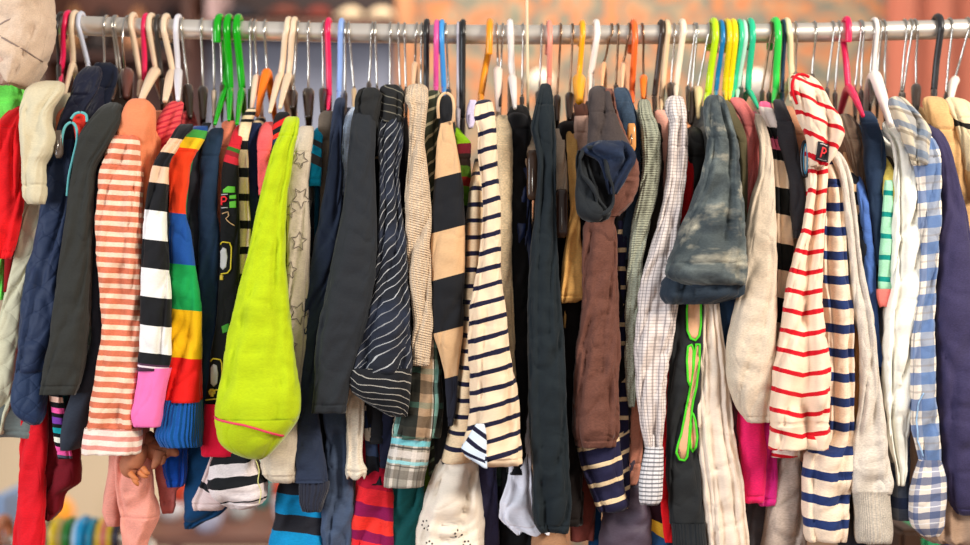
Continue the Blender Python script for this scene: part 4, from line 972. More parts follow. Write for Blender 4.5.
G('trousers', 'salmon pink trouser leg below the coral striped cuff', 'trousers', 2.0, dict(c=(232, 158, 140)),
  [(300, 120, 134), (445, 114, 150), (490, 115.5, 153), (515, 119, 157), (526, 120, 154), (545, 122, 146), (562, 122, 144)], 'the salmon trousers', lobes=[(0.2, 0.2, 0.006)], torso=[(300, 104, 122), (470, 100, 122), (515, 92, 118), (530, 98, 118)], thd=0.06, seams=(517,))
G('trousers', 'dusty rose folded trouser leg right of the salmon one', 'trousers', 2.6, dict(c=(196, 112, 106)),
  [(300, 156, 166), (455, 153, 170), (478, 155, 182), (484, 156, 183), (492, 157, 175.5), (505, 158, 175), (514, 161, 172)], 'the dusty rose trousers', seams=(503,))
WP, BP = (226, 214, 212), (34, 36, 40)
G('printed_dress', 'white and black printed dress wrinkled up under the crimson cuff and lime sleeve', 'dress', 1.6, dict(c=WP, wob=2.0, bands=[(300, BP), (461, WP), (475, BP), (485, WP), (499, BP), (501, WP)]),
  [(300, 226, 240), (440, 218, 250), (458, 214, 256), (475, 211, 262), (485, 209, 266), (495, 212, 266), (504, 222, 262), (509, 230, 250)], 'the white and black printed dress', tilt=0.12, crk=0.002, fold=1.4)
G('printed_blouse', 'pinkish white blouse with a black fleck, slanting over the petrol blue trousers', 'blouse', 2.0, dict(c=(222, 200, 196), wob=1.0, bands=[(300, (222, 200, 196)), (483, (36, 38, 44)), (491, (222, 200, 196))]),
  [(300, 220, 228), (452, 211, 217), (465, 207, 214), (480, 201, 214), (492, 196, 222), (502, 192.5, 227), (510, 194, 222)], 'the pinkish white blouse', tilt=-0.5)

G('t_shirt', 'shoulder with a maroon brown top band over pinkish beige, below the amber hanger', 't-shirt', 1.6, dict(c=(214, 176, 158), bands=[(90, (92, 58, 46)), (114, (214, 176, 158)), (400, (214, 176, 158))]),
  [(100, 577, 586), (103, 575, 588.5), (120, 574, 590), (150, 574, 590), (200, 574, 586)], 'the pinkish beige t-shirt')
for (x0, x1, y0, y1, c, lb) in ((432, 456, 110, 470, (40, 42, 46), 'black filler cloth added deep between the plaid shirt and the striped body'), (504, 532, 110, 470, (34, 34, 38), 'long black filler cloth added deep between the fluffy and dark teal sleeves'),
                                (556, 584, 120, 520, (40, 32, 30), 'very dark brown filler cloth added deep behind the golden tan t-shirt'), (606, 632, 110, 440, (40, 38, 44), 'dark filler cloth added deep behind the brown gauze blouse'),
                                (844, 862, 200, 562, (38, 44, 58), 'dark navy filler cloth added deep behind the grey sweatshirt'), (640, 664, 120, 470, (70, 60, 50), 'dark brown filler cloth added deep behind the grey green knit'), (880, 902, 150, 500, (90, 80, 76), 'brown grey filler cloth added deep behind the white crinkled blouse'),
                                (366, 392, 110, 440, (34, 34, 40), 'black filler cloth added deep behind the pinstripe jacket')):
    G('coat', lb, 'coat', 3.3, dict(c=c), [(y0, x0 + 7, x1 - 7), (y0 + 4, x0 + 3, x1 - 3), (y0 + 20, x0, x1), ((y0 + y1) / 2, x0, x1), (y1, x0 + 1, x1 - 1)], 'the deep coat', torso=False, hd=0.06)  # dark fillers added so the gaps between the sleeves look shaded

# ------------------------------------------------------------------ hat over the rail end
root = thing('cloth_hat', 'big sand grey linen hat hooked over the rail at the top left corner', 'hat', P(20, 86, 0.02))
HM = cloth((212, 188, 166), heather=0.12)
loft('crown', [(-16, -12, 36), (-12, -24, 45), (-2, -30, 48), (10, -30, 48.5), (26, -30, 49), (45, -28, 46), (56, -22, 43), (64, -12, 39), (72, -2, 34), (80, 6, 28), (86, 14, 22)], 0.03, HM, root, hd=0.055, fold=1.6, ff=0.7, crk=0.0018, seed=401, tilt=0.4)
stroke('seam', bpy.data.objects['crown'], 1, [(0, 36), (8, 34), (17, 28), (24, 25)], 1.4, (150, 130, 120), lift=0.0012)  # shade of a fold in the hat, drawn as a darker stroke
stroke('seam', bpy.data.objects['crown'], 1, [(0, 36), (12, 42), (26, 50), (36, 56), (43, 62)], 1.6, (140, 120, 110), lift=0.0012)  # second darker stroke painted for the fold shade
loft('brim', [(48, -24, 8), (54, -24, 16), (62, -22, 22), (74, -18, 18), (84, -14, 8)], 0.0, cloth((206, 176, 158), heather=0.12), root, fold=1.5, crk=0.001, seed=402, ratio=0.3)

# ------------------------------------------------------------------ brown animal toy
root = thing('animal_toy', 'small brown animal toy dangling under the pink cuff, above salmon trousers', 'toy', P(140, 500, 0.05))
TM = plain('toy_plush', (176, 110, 78), 0.75, bump=0.0008, bscale=160, mott=0.12)


def blob_chain(name, pts, mat, parent, seg=14):
    """one continuous tapered limb or body: points (px, py, Y, radius px)"""
    P3 = [P(a, b, y) for (a, b, y, _) in pts]
    rad = [r_ * sc_at(y) for (_, _, y, r_) in pts]
    n = 6
    path, rr = [], []
    m = len(P3)
    for i in range(m - 1):
        for k in range(n):
            t = k / n
            path.append(cr(P3[max(0, i - 1)], P3[i], P3[i + 1], P3[min(m - 1, i + 2)], t))
            rr.append(max(0.0006, cr(rad[max(0, i - 1)], rad[i], rad[i + 1], rad[min(m - 1, i + 2)], t)))
    path.append(P3[-1])
    rr.append(rad[-1])
    return tube(name, path, 0.01, mat, parent, seg=seg, radii=rr)


blob_chain('body', [(152, 432, .05, 2), (150, 436, .05, 9), (150, 446, .05, 11), (158, 450, .045, 11), (166, 450, .04, 9), (172, 451, .04, 6), (177, 454, .04, 3.2), (178.6, 455, .04, 1)], TM, root)
blob_chain('head', [(146, 446, .035, 3), (140, 452, .03, 9), (133, 460, .03, 11.5), (130, 468, .03, 10), (134, 474, .03, 6), (137, 476, .03, 2)], TM, root)
blob_chain('arm', [(160, 452, .03, 6), (157, 460, .025, 4.5), (154, 466, .025, 3), (152, 469, .025, 1)], TM, root)
blob_chain('arm', [(163, 456, .03, 4), (162, 462, .028, 3), (160, 465, .028, 1)], TM, root)
FM = plain('toy_paw', (205, 122, 70), 0.7, mott=0.1)
for (a, b, c2, d) in ((130, 473, 138, 480), (133, 476, 138, 485), (140, 472, 147, 477), (143, 468, 149, 474)):
    blob_chain('paw', [(a, b, .02, 3.0), ((a + c2) / 2, (b + d) / 2 + 1, .016, 2.6), (c2, d, .018, 1.6), (c2 + .5, d + .6, .018, .5)], FM, root, seg=9)
blob_chain('ear', [(128, 455, .02, 1), (124, 460, .022, 1.6), (122, 464, .024, 1)], plain('toy_dark', (70, 45, 38), 0.8), root, seg=8)

# ------------------------------------------------------------------ rail
def railpy(x):
    return 34.8 - 10 * ((x - 570) / 510) ** 2


RR = 0.0155
chrome = plain('brushed_steel', (238, 228, 216), 0.34, metal=0.75, bump=0.0002, bscale=40)
root = thing('clothes_rail', 'long polished metal rail from which all the clothes hang', 'clothes rail', Vector((0, YR, 0)))
pts = [P(x, railpy(x), YR) for x in range(-120, 1091, 22)]
tube('rail_bar', pts, RR, chrome, root, seg=28)
for sx in (-1, 1):
    e = pts[0] if sx < 0 else pts[-1]
    tube('upright', [Vector((e.x, YR, e.z + 0.02)), Vector((e.x, YR, 0.06))], 0.016, chrome, root, seg=20)
    tube('foot_bar', [Vector((e.x, YR - 0.28, 0.05)), Vector((e.x, YR + 0.28, 0.05))], 0.016, chrome, root, seg=16)
    for q in (-0.25, 0.25):
        tube('caster', [Vector((e.x - 0.012, YR + q, 0.0245)), Vector((e.x + 0.012, YR + q, 0.0245))], 0.024, plain('caster_rubber', (30, 30, 32), 0.6), root, seg=20)

# ------------------------------------------------------------------ hangers
WIRE = plain('hook_wire', (205, 200, 192), 0.22, metal=1.0)
BRZ = plain('bronze_wire', (150, 120, 95), 0.3, metal=1.0)
usedlab = {}
pend = []


def near_phrase(x):
    best = min([q for q in GARM if 'deep coat' not in q[1]], key=lambda q: abs(q[0] - x) + (40 if q[2] > 180 else 0))
    return best[1]


def hanger(kind, xt, xb, pn, c=None, w=None, top=None, front=None, bw=2.6, bc=(52, 40, 34), label=None, tip=False, mid=None, name=None, gl=0.35):
    rp = railpy(xt)
    wire = kind == 'wire'
    if top is None:
        top = rp - (12.4 if wire else 17)
    r_ = (w / 2 if w else (1.15 if wire else 2.9)) * sc_at(YR)
    s = sc_at(YR)
    Rp = rp - top
    R = max(Rp * s, RR + r_ + 0.0006)      # bow radius about the rail centre
    # keep the inner side of the hook just clear of the rail
    R = max(R - r_, RR + r_ * 1.02)
    base = P(xb, pn + (front[1] - pn if front else 26), YR)
    nm = name or ('wire_hanger' if wire else 'plastic_hanger')
    root = thing(nm, label or 'x', 'hanger', base, 'wire hook hangers on the rail' if wire else 'plastic hangers on the rail')
    if label is None:
        pend.append((root, xt, kind))
    zc = P(xt, rp, YR).z + (RR + r_ * 1.02 - R if not wire else 0) * 0
    zr = P(xt, rp, YR).z
    # the inside of the top of the hook rests on the rail
    zc = zr + RR + r_ - R
    f = -1.0 if not tip else 1.0
    X = lambda py: (xt + (xb - xt) * max(0.0, min(1.0, (py - rp) / max(1.0, pn - rp))) - 485) * s
    N = P(xb, pn, YR)
    path = [N]
    for k in (0.35, 0.65):
        z = N.z + (zc - R * 1.25 - N.z) * k
        x = N.x + ((mid if mid is not None else (xt + xb) / 2) - 485) * s * 0 + (X(272.5 - (z - ZC) / s) - N.x)
        path.append(Vector((x, YR + f * R * 0.45 * k, z)))
    x0 = (xt - 485) * s
    path.append(Vector((X(rp + 12), YR + f * R * 0.86, zc - R * 0.55)))
    path.append(Vector((x0 + (xb - xt) * s * 0.04, YR + f * R, zc)))
    path.append(Vector((x0, YR + f * R * 0.72, zc + R * 0.70)))
    path.append(Vector((x0, YR, zc + R)))
    path.append(Vector((x0 - 0.0005, YR - f * R * 0.72, zc + R * 0.70)))
    path.append(Vector((x0 - 0.001, YR - f * R, zc)))
    path.append(Vector((x0 - 0.0015, YR - f * R * 0.93, zc - R * (0.95 if tip else 0.5))))
    if wire:
        m = BRZ if c else WIRE
    else:
        m = plain('hanger_plastic', c, gl, spec=0.5)
    tube('hook', spline(path, 6), r_, m, root, seg=8)
    # shoulder bar: neck, sloping front arm and back arm
    fx, fp = front if front else (xb, pn + 26)
    yf = 0.035 if (front and not wire and (bw >= 4 or (w or 0) > 7)) else 0.095
    A = P(fx, fp, yf)
    bm_ = m if not wire else plain('hanger_body', bc, 0.3)
    s2 = sc_at(0.1)
    wb = bw * s2 if wire else max(bw, (w or 5.8) / 2) * s2
    back = Vector((N.x * 2 - A.x if abs(N.x - A.x) < 0.03 else N.x, 2 * YR - yf, A.z - 0.004))
    ns = N + Vector((0, 0, -0.004))
    arm = [A, A.lerp(ns, 0.33) + Vector((0, 0, 0.004)), A.lerp(ns, 0.7) + Vector((0, 0, 0.006)), ns, back.lerp(ns, 0.7) + Vector((0, 0, 0.006)), back.lerp(ns, 0.33) + Vector((0, 0, 0.004)), back]
    sp = spline(arm, 5)
    nn = len(sp)
    rad = [wb * (0.45 + 0.6 * math.sin(PI * i / (nn - 1))) for i in range(nn)]
    tube('shoulder_bar', sp, wb, bm_, root, seg=10, radii=rad)
    return root


def W(xt, xb, pn, **k):
    hanger('wire', xt, xb, pn, **k)


def PL(xt, xb, pn, c, label, **k):
    hanger('plastic', xt, xb, pn, c=c, label=label, **k)


DK = (44, 34, 30)
CRM, WTH, HP = (236, 208, 176), (238, 232, 224), (232, 22, 84)
PL(62, 59, 64, (40, 34, 32), 'dark hanger hook just left of the pink hook nearest the hat', w=3.6)
PL(69, 61, 75, HP, 'hot pink plastic hanger nearest the hat', w=5.6, front=(60, 84), top=9)
PL(76, 73, 62, CRM, 'cream hanger with a long sloping arm, right of the first pink hook', w=6, front=(63, 103), top=8)
PL(82, 88, 64, (208, 212, 228), 'pale grey plastic hanger above the dark navy cardigan', w=5, top=9, front=(88, 80))
W(107, 104, 80, front=(96, 130), bw=4, bc=(70, 55, 45))
W(115, 118, 75, front=(112, 100), bw=3.5, bc=(80, 60, 50))
W(117, 121, 73, front=(120, 98))
W(129, 127, 72, top=3, front=(126, 98), bw=7, bc=(104, 62, 54))
PL(134, 141, 80, CRM, 'cream hanger just left of the second pink hook', w=6, top=11, front=(138, 96))
PL(147, 144, 84, HP, 'hot pink plastic hanger between two cream hangers at the upper left', w=5.6, top=12, front=(144, 100))
PL(152, 156, 70, CRM, 'cream hanger with broad arm reaching over the peach shoulder', w=6, top=11, front=(140, 103), bw=5.6)
PL(159, 162, 78, (52, 46, 42), 'dark hanger between the cream hangers right of the second pink hook', w=4.5, top=12)
PL(167, 173, 72, CRM, 'cream hanger with broad arm above the pink striped top', w=6, top=10, front=(165, 101), bw=5.5)
PL(179, 178, 70, (226, 222, 230), 'pale white hanger just right of the cream hanger above the pink striped top', w=5.5, top=12, front=(178, 100), bw=4.5)
W(183, 188, 86, front=(190, 118), bw=5)
W(203, 203, 88, front=(203, 120), bw=5)
W(215, 214, 90, bc=(225, 200, 175))
W(222, 222, 84)
GR = (12, 160, 14)
PL(220.5, 226, 88, GR, 'leftmost of the three green hangers, its hook tip in front of the rail', w=7.4, top=12, tip=True, front=(215, 124), gl=0.2)
PL(229.5, 230, 88, GR, 'middle one of the three bright green hangers', w=7.4, top=12, front=(229, 120), gl=0.2)
PL(239, 242, 88, GR, 'rightmost of the three bright green hangers', w=7.4, top=12, front=(237, 124), gl=0.2)
W(252, 251, 88, front=(249, 112))
W(256, 257, 75, front=(251, 112), bw=3.6, bc=(236, 205, 180))
W(266, 267, 70, front=(257, 116), bw=4.6, bc=(248, 120, 20), label='wire hanger with an orange body above the navy sleeve')
PL(289, 281, 74, CRM, 'left one of two cream hangers above the lime sleeve', w=6, top=15, front=(270, 112), bw=4)
PL(295, 289, 74, CRM, 'right one of two cream hangers above the lime sleeve', w=6, top=15, front=(280, 108), bw=4)
W(299, 293, 92, front=(292, 108), bw=5)
W(309.5, 308.5, 91, front=(308, 118), bw=6)
W(324, 323, 89, front=(322, 112), bw=4)
PL(329, 329, 96, HP, 'hot pink plastic hanger above the grey brown jumper', w=5.8, top=18, front=(328, 110))
PL(342, 339, 92, (140, 172, 232), 'translucent pale blue plastic hanger above the slate blue jumper', w=5.4, top=18, front=(338, 104))
W(346, 345, 92)
W(349.5, 354, 88, bc=(200, 170, 130))
W(373, 369, 82)
W(376, 377, 88)
W(391, 390, 86)
W(399, 400, 86)
W(405, 406, 88)
W(417, 415, 62, front=(413, 88), bw=2.8, bc=(232, 190, 150))
W(422, 421, 88)
PL(427, 426, 92, (34, 32, 32), 'black plastic hanger left of the pink and blue pair', w=6, top=19)
PL(437, 436, 88, (236, 84, 156), 'pink plastic hanger touching the blue one above the plaid shirt', w=5.2, top=12, front=(436, 96))
PL(442, 444, 88, (64, 152, 222), 'sky blue plastic hanger above the tan and black block jumper', w=5.4, top=13, front=(444, 97))
W(446, 449, 88)
PL(458.5, 458, 108, (196, 188, 196), 'thin grey hanger strap beside the long black hook', w=3.4, top=24)
PL(463, 462.5, 118, (28, 27, 27), 'long black plastic hanger right of the block jumper', w=6, top=20, front=(462, 150))
PL(490, 481, 96, (250, 152, 22), 'yellow orange hanger over the navy striped cream top', w=6.6, top=13, front=(481, 106), tip=True)
W(497, 498, 68, front=(498, 112), bw=4.4, bc=(240, 215, 200))
W(503, 500, 80)
PL(510, 512, 76, (240, 232, 226), 'white plastic hanger above the cream fluffy cardigan', w=6.4, top=19, front=(515, 108), bw=4.2)
W(523, 522, 96)
PL(549, 549, 80, (244, 150, 130), 'salmon pink plastic hanger above the long dark teal top', w=5.2, top=13, front=(549, 86))
W(542, 539, 92, bw=4)
W(560.6, 557, 96, c=1, bw=4)
W(572.5, 569.5, 94, c=1, bw=4.5)
PL(582, 579, 78, (252, 170, 14), 'amber yellow hanger with a wide body, left of the grey brown jacket', w=5.4, top=18, front=(579, 102), bw=6.6)
PL(596, 591, 74, (246, 238, 228), 'white plastic hanger left of the grey brown jacket', w=6.2, top=15, front=(589, 100))
W(611.5, 604, 62, c=1, front=(602, 86), bw=2.6, bc=(236, 178, 130))
W(617.6, 616, 84, c=1)
W(629, 623.5, 62, c=1, front=(622, 88), bw=2.6, bc=(240, 190, 150))
PL(633, 632, 92, (248, 106, 40), 'orange plastic hanger right of the denim shoulder', w=6, top=13, front=(633, 102))
W(642, 643.5, 76, c=1, front=(643, 98), bw=4, bc=(246, 122, 30), label='wire hanger with a small orange block, right of the orange hanger')
PL(661, 654.5, 96, (52, 38, 30), 'dark brown plastic hanger above the grey green knit', w=5.6, top=20, front=(654, 112))
PL(666.6, 661.6, 100, (232, 198, 156), 'tan plastic hanger touching the dark brown one', w=5.6, top=19, front=(661, 110))
W(674, 671, 84, bw=4.5)
PL(682, 676, 86, (246, 226, 200), 'cream plastic hanger above the finely checked shirt', w=6.2, top=21, front=(676, 100))
W(694, 688, 86)
W(696, 692, 92, front=(691, 124), bw=4)
W(708, 698, 88, bc=(232, 205, 150), front=(699, 118), bw=4.5)
PL(713, 708, 94, (190, 228, 20), 'lime green plastic hanger, leftmost of the bright bunch', w=7, top=13, front=(705, 106), gl=0.2)
PL(720, 716, 92, (18, 116, 170), 'petrol blue plastic hanger in the bright bunch', w=5, top=13, front=(716, 100), gl=0.2)
PL(726.5, 725, 92, (236, 204, 16), 'left one of the two yellow hangers in the bright bunch', w=6, top=12, front=(726, 100), gl=0.2)
PL(732, 730, 92, (250, 222, 20), 'right one of the two yellow hangers in the bright bunch', w=6, top=12, front=(730, 100), gl=0.2)
PL(738.5, 734, 92, (52, 196, 140), 'mint green plastic hanger touching the yellow pair', w=5.4, top=13, front=(732, 100), gl=0.2)
PL(742.5, 738, 90, (186, 226, 206), 'pale mint plastic hanger in the bright bunch', w=4.6, top=13, front=(737, 100), gl=0.2)
PL(749.5, 748, 90, (38, 190, 140), 'sea green hanger with curved arm above the dusty rose jersey', w=6.4, top=13, front=(758, 108), gl=0.2)
W(744, 741, 86)
W(770, 762, 90, c=1)
W(774, 769, 92, c=1)
PL(774.5, 776, 90, (50, 210, 80), 'bright green plastic hanger right of the sea green one', w=7, top=12, front=(773, 102), gl=0.2)
PL(782.5, 782, 92, (20, 50, 78), 'dark navy plastic hanger touching the bright green one', w=4.4, top=20)
PL(786, 792, 76, (240, 218, 176), 'cream plastic hanger left of the red striped hood', w=6, top=16, front=(791, 100), bw=4)
W(794.5, 795.5, 72)
W(814, 812, 74)
W(832, 827, 88)
W(838, 835, 92)
PL(846, 848, 86, (236, 22, 84), 'hot pink hanger with long sloping arm right of the red striped hood', w=6.4, top=17, front=(863, 116), bw=4, tip=True)
W(859, 855, 90)
W(861, 861, 90)
W(872, 870, 78)
PL(874, 874, 74, (248, 238, 228), 'thick white plastic hanger sloping to the white crinkled blouse', w=4.5, top=21, front=(891, 126), bw=6.2)
W(879, 877, 80)
W(883, 885, 88)
W(904, 901, 92)
W(910, 903, 92)
W(914, 916, 86, front=(916, 112), bw=5)
PL(937, 934, 90, (40, 38, 40), 'black plastic hanger near the right end of the rail', w=6.8, top=14, front=(934, 104))
W(949, 946, 94)
W(967, 955, 78, bc=(244, 228, 212), front=(950, 104), bw=4.6)

# give every wire hanger a description of its own from the garment below it
groups = {}
for (root, xt, kind) in sorted(pend, key=lambda q: q[1]):
    groups.setdefault(near_phrase(xt), []).append(root)
names2 = {2: ['left one of the two', 'right one of the two'], 3: ['leftmost of the three', 'middle one of the three', 'rightmost of the three'],
          4: ['leftmost of the four', 'second of the four', 'third of the four', 'rightmost of the four']}
for ph, lst in groups.items():
    if len(lst) == 1:
        lst[0]['label'] = 'silver wire hanger hook above ' + ph
    else:
        for i, o in enumerate(lst):
            o['label'] = names2[len(lst)][i] + ' silver wire hooks above ' + ph

# clips and a ring seen between the clothes
def clip(px0, px1, py0, py1, Y, c, label, name='hanger_clip', cat='clip'):
    root = thing(name, label, cat, P((px0 + px1) / 2, py1, Y), 'clips between the clothes')
    cx = (px0 + px1) / 2
    hw = (px1 - px0) / 2
    loft('jaw', [(py0, cx - hw * 0.7, cx + hw * 0.7), (py0 + 4, px0, px1), (py1 - 6, px0 - 0.3, px1 + 0.3), (py1 - 2, px0 + 0.6, px1 - 0.6), (py1, cx - hw * 0.5, cx + hw * 0.5)], Y, plain('clip_plastic', c, 0.22), root, ratio=0.5, fold=0.0, open_end=False, expo=3.2, seg=24)
    tube('clip_spring', spline([P(cx, py0 + 2, Y + .006), P(cx, (py0 + py1) / 2, Y - hw * 0.0016 - .003), P(cx, py1 - 8, Y - hw * 0.0014 - .002)]), 0.0008, WIRE, root)


clip(527, 538, 150, 200, YL(0.9), (72, 52, 40), 'glossy brown clip over the navy satin blouse, left of the dark teal sleeve')
clip(555.5, 568, 189, 238, YL(0.7), (66, 46, 38), 'glossy brown clip under the cream grey t-shirt, right of the dark teal sleeve')
clip(627.5, 636, 123, 152, YL(0.6), (216, 150, 84), 'small light wooden clip on the denim shoulder', 'wooden_clip')
clip(54, 62, 130, 158, YL(0.2), (92, 78, 68), 'grey brown clip beside the teal collar of the striped pyjama sleeve')
root = thing('plastic_ring', 'glossy dark ring with a teal edge, left of the red striped jersey', 'ring', P(805, 178, YL(0.8)))
ring = [P(805 + 3.6 * math.cos(a), 159 + 18 * math.sin(a), YL(0.5)) for a in [k * PI / 14 for k in range(28)]]
tube('outer_ring', ring, 0.0022, plain('ring_black', (22, 24, 30), 0.2), root, closed=True)
tube('inner_ring', [P(805.5 + 2.0 * math.cos(a), 159 + 15 * math.sin(a), YL(0.5)) for a in [k * PI / 14 for k in range(28)]], 0.0014, plain('ring_teal', (40, 130, 165), 0.25), root, closed=True)
t = tube('cord', [P(527, -40, YR - 0.03), P(527, 10, YR - 0.03), P(527.5, 60, YR - 0.028), P(528, 118, YR - 0.02)], 0.0022, plain('cord_fibre', (226, 208, 172), 0.7), None, origin=P(528, 118, YR - 0.02))
tag(t, 'thin pale vertical cord crossing the rail at the middle', 'cord')

# ------------------------------------------------------------------ the room behind
YB = 4.0


def at(px, py, Y):
    return P(px, py, Y)


def struct(o):
    o['kind'] = 'structure'
    return o


def wallmat(name, cols, scale):
    nt = NT(name)
    tc = nt.n('ShaderNodeTexCoord')
    f = nt.noise(tc.outputs['Object'], scale, 2.0, 0.6)
    r = nt.n('ShaderNodeValToRGB')
    el = r.color_ramp.elements
    n = len(cols)
    el[0].position = 0.30
    el[0].color = lin(cols[0])
    el[1].position = 0.70
    el[1].color = lin(cols[-1])
    for i in range(1, n - 1):
        e = el.new(0.30 + 0.40 * i / (n - 1))
        e.color = lin(cols[i])
    nt.l(f, r.inputs[0])
    nt.l(r.outputs[0], nt.b.inputs['Base Color'])
    nt.b.inputs['Roughness'].default_value = 0.9
    return nt.m


struct(box('floor', -4, 4, -3.5, YB + 0.3, -0.1, 0.0, plain('oak_floor', (120, 84, 58), 0.5, mott=0.2, bscale=3)))
struct(box('wall_back', -4, 4, YB, YB + 0.1, 0.0, 3.4, plain('cream_plaster', (244, 222, 188), 0.9, mott=0.03)))


def slab(name, px0, px1, py0, py1, Y, depth, mat, parent=None, **k):
    a, b = P(px0, py1, Y), P(px1, py0, Y)
    o = box(name, a.x, b.x, Y, Y + depth, a.z, b.z, mat, parent, origin=None if parent else Vector(((a.x + b.x) / 2, Y, a.z)), **k)
    return o


# mottled tapestry covering the wall to the right
m = wallmat('woven_tapestry', [(84, 98, 90), (124, 124, 108), (186, 112, 70), (160, 136, 108), (96, 108, 102), (190, 118, 70), (150, 138, 116), (100, 108, 96)], 4.2)
o = slab('tapestry', 412, 886, -150, 560, YB - 0.03, 0.02, m)
tag(o, 'mottled orange and sage green wall hanging filling the background at the right', 'wall hanging')
o = slab('door_post', 396, 413, -150, 560, YB - 0.12, 0.1, plain('pine_post', (176, 120, 78), 0.6, mott=0.15, bscale=8))
o['kind'] = 'structure'
o.name = 'trim_1'
# curtain at the right
cv, cf, cu = [], [], []
nx = 60
for i in range(nx + 1):
    px = 884 + (1180 - 884) * i / nx
    y = YB - 0.12 + 0.035 * math.sin(i * 0.9) + 0.012 * math.sin(i * 2.3)
    for z in (ZC + 2.0, 0.05):
        q = P(px, 0, YB - 0.1)
        cv.append(Vector((q.x, y, z)))
for i in range(nx):
    cf.append((2 * i, 2 * i + 1, 2 * i + 3, 2 * i + 2))
o = put('curtain', cv, cf, plain('curtain_cloth', (176, 104, 84), 0.85, mott=0.08, bscale=3), None, origin=P(1000, 545, YB - 0.1))
md = o.modifiers.new('thick', 'SOLIDIFY')
md.thickness = 0.004
tag(o, 'salmon brown curtain hanging in the background at the top right', 'curtain')
# left: blue grey board, dark cabinet
o = slab('notice_board', 186, 398, 26, 430, YB - 0.06, 0.05, plain('board_face', (134, 140, 160), 0.7, mott=0.06, bscale=3))
tag(o, 'blue grey board on the wall behind the hooks at upper left of centre', 'board')
root = thing('shelf_unit', 'dark brown shelf unit in the background at the top left', 'shelf', P(120, 545, YB - 0.5))
DW = plain('dark_walnut', (74, 44, 34), 0.55, mott=0.3, bscale=6)
slab('back_panel', 44, 188, -120, 330, YB - 0.2, 0.03, plain('walnut_back', (92, 54, 42), 0.6, mott=0.3, bscale=5), root)
slab('side_panel', 183, 190, -120, 330, YB - 0.5, 0.32, DW, root)
slab('side_panel', 40, 46, -120, 330, YB - 0.5, 0.32, DW, root)
slab('shelf_board', 44, 188, 52, 58, YB - 0.5, 0.3, DW, root)
slab('shelf_board', 44, 188, 200, 206, YB - 0.5, 0.3, DW, root)
root = thing('wall_shelf', 'dark wooden wall shelf carrying shoes behind the rail', 'shelf', P(300, 30, YB - 0.4))
slab('board', 190, 398, 20, 27, YB - 0.42, 0.40, plain('shelf_wood', (92, 62, 48), 0.6, mott=0.2, bscale=6), root)
slab('backing', 190, 398, -120, 20, YB - 0.09, 0.03, plain('shelf_back', (44, 32, 32), 0.8, mott=0.4, bscale=4), root)
slab('divider', 206, 218, -120, 20, YB - 0.4, 0.3, plain('shelf_div', (168, 140, 140), 0.7), root)


def shoe(px, py, Y, w, h, c, label, cat='shoe', name='shoe'):
    """rounded shoe seen from its toe: sole and upper"""
    root = thing(name, label, cat, P(px, py, Y), 'shoes and things on the background shelves')
    V, F = [], []
    s = sc_at(Y)
    W_, H_, L_ = w * s / 2, h * s, w * s * 1.5
    n, mm = 16, 10
    b = P(px, py, Y)
    for i in range(mm + 1):
        t = i / mm
        wd = W_ * (0.55 + 0.45 * math.sin(min(1, t * 1.6) * PI / 2)) if t < 0.9 else W_ * 0.7
        ht = H_ * (0.35 + 0.65 * min(1, t * 1.25)) if i > 0 else H_ * 0.2
        for j in range(n):
            a = PI * j / (n - 1)
            V.append(Vector((b.x + wd * math.cos(a), b.y - L_ / 2 + L_ * t, b.z + 0.012 + ht * math.sin(a))))
    for i in range(mm):
        for j in range(n - 1):
            F.append((i * n + j, i * n + j + 1, (i + 1) * n + j + 1, (i + 1) * n + j))
        F.append((i * n, (i + 1) * n, (i + 1) * n + n - 1, i * n + n - 1))
    F.append(tuple(range(n)))
    F.append(tuple(mm * n + j for j in range(n)))
    put('upper', V, F, plain('shoe_upper', c, 0.7), root)
    box('sole', b.x - W_, b.x + W_, b.y - L_ / 2, b.y + L_ / 2, b.z, b.z + 0.014, plain('shoe_sole', tuple(int(q * 0.8) for q in c), 0.6), root, bev=0.004)


shoe(350, 20, YB - 0.25, 26, 13, (246, 220, 184), 'left one of two cream shoes on the background shelf')
shoe(381, 20, YB - 0.25, 27, 13, (246, 220, 184), 'right one of two cream shoes on the background shelf')
shoe(240, 20, YB - 0.25, 30, 15, (30, 30, 40), 'black shoe on the background shelf behind the green hangers')
shoe(284, 20, YB - 0.25, 34, 17, (104, 48, 34), 'reddish brown shoe on the background shelf')
shoe(318, 20, YB - 0.25, 28, 15, (120, 44, 32), 'rust red shoe beside the cream shoes on the background shelf')
for (px, w, c, lb) in ((70, 24, (150, 104, 66), 'tan shoe on the dark shelf unit nearest the hat'), (100, 26, (40, 28, 26), 'black shoe in the middle of the dark shelf unit'), (134, 28, (160, 108, 74), 'light brown shoe on the dark shelf unit'), (166, 24, (34, 28, 34), 'black shoe at the right of the dark shelf unit')):
    shoe(px, 52, YB - 0.35, w, 46, c, lb)
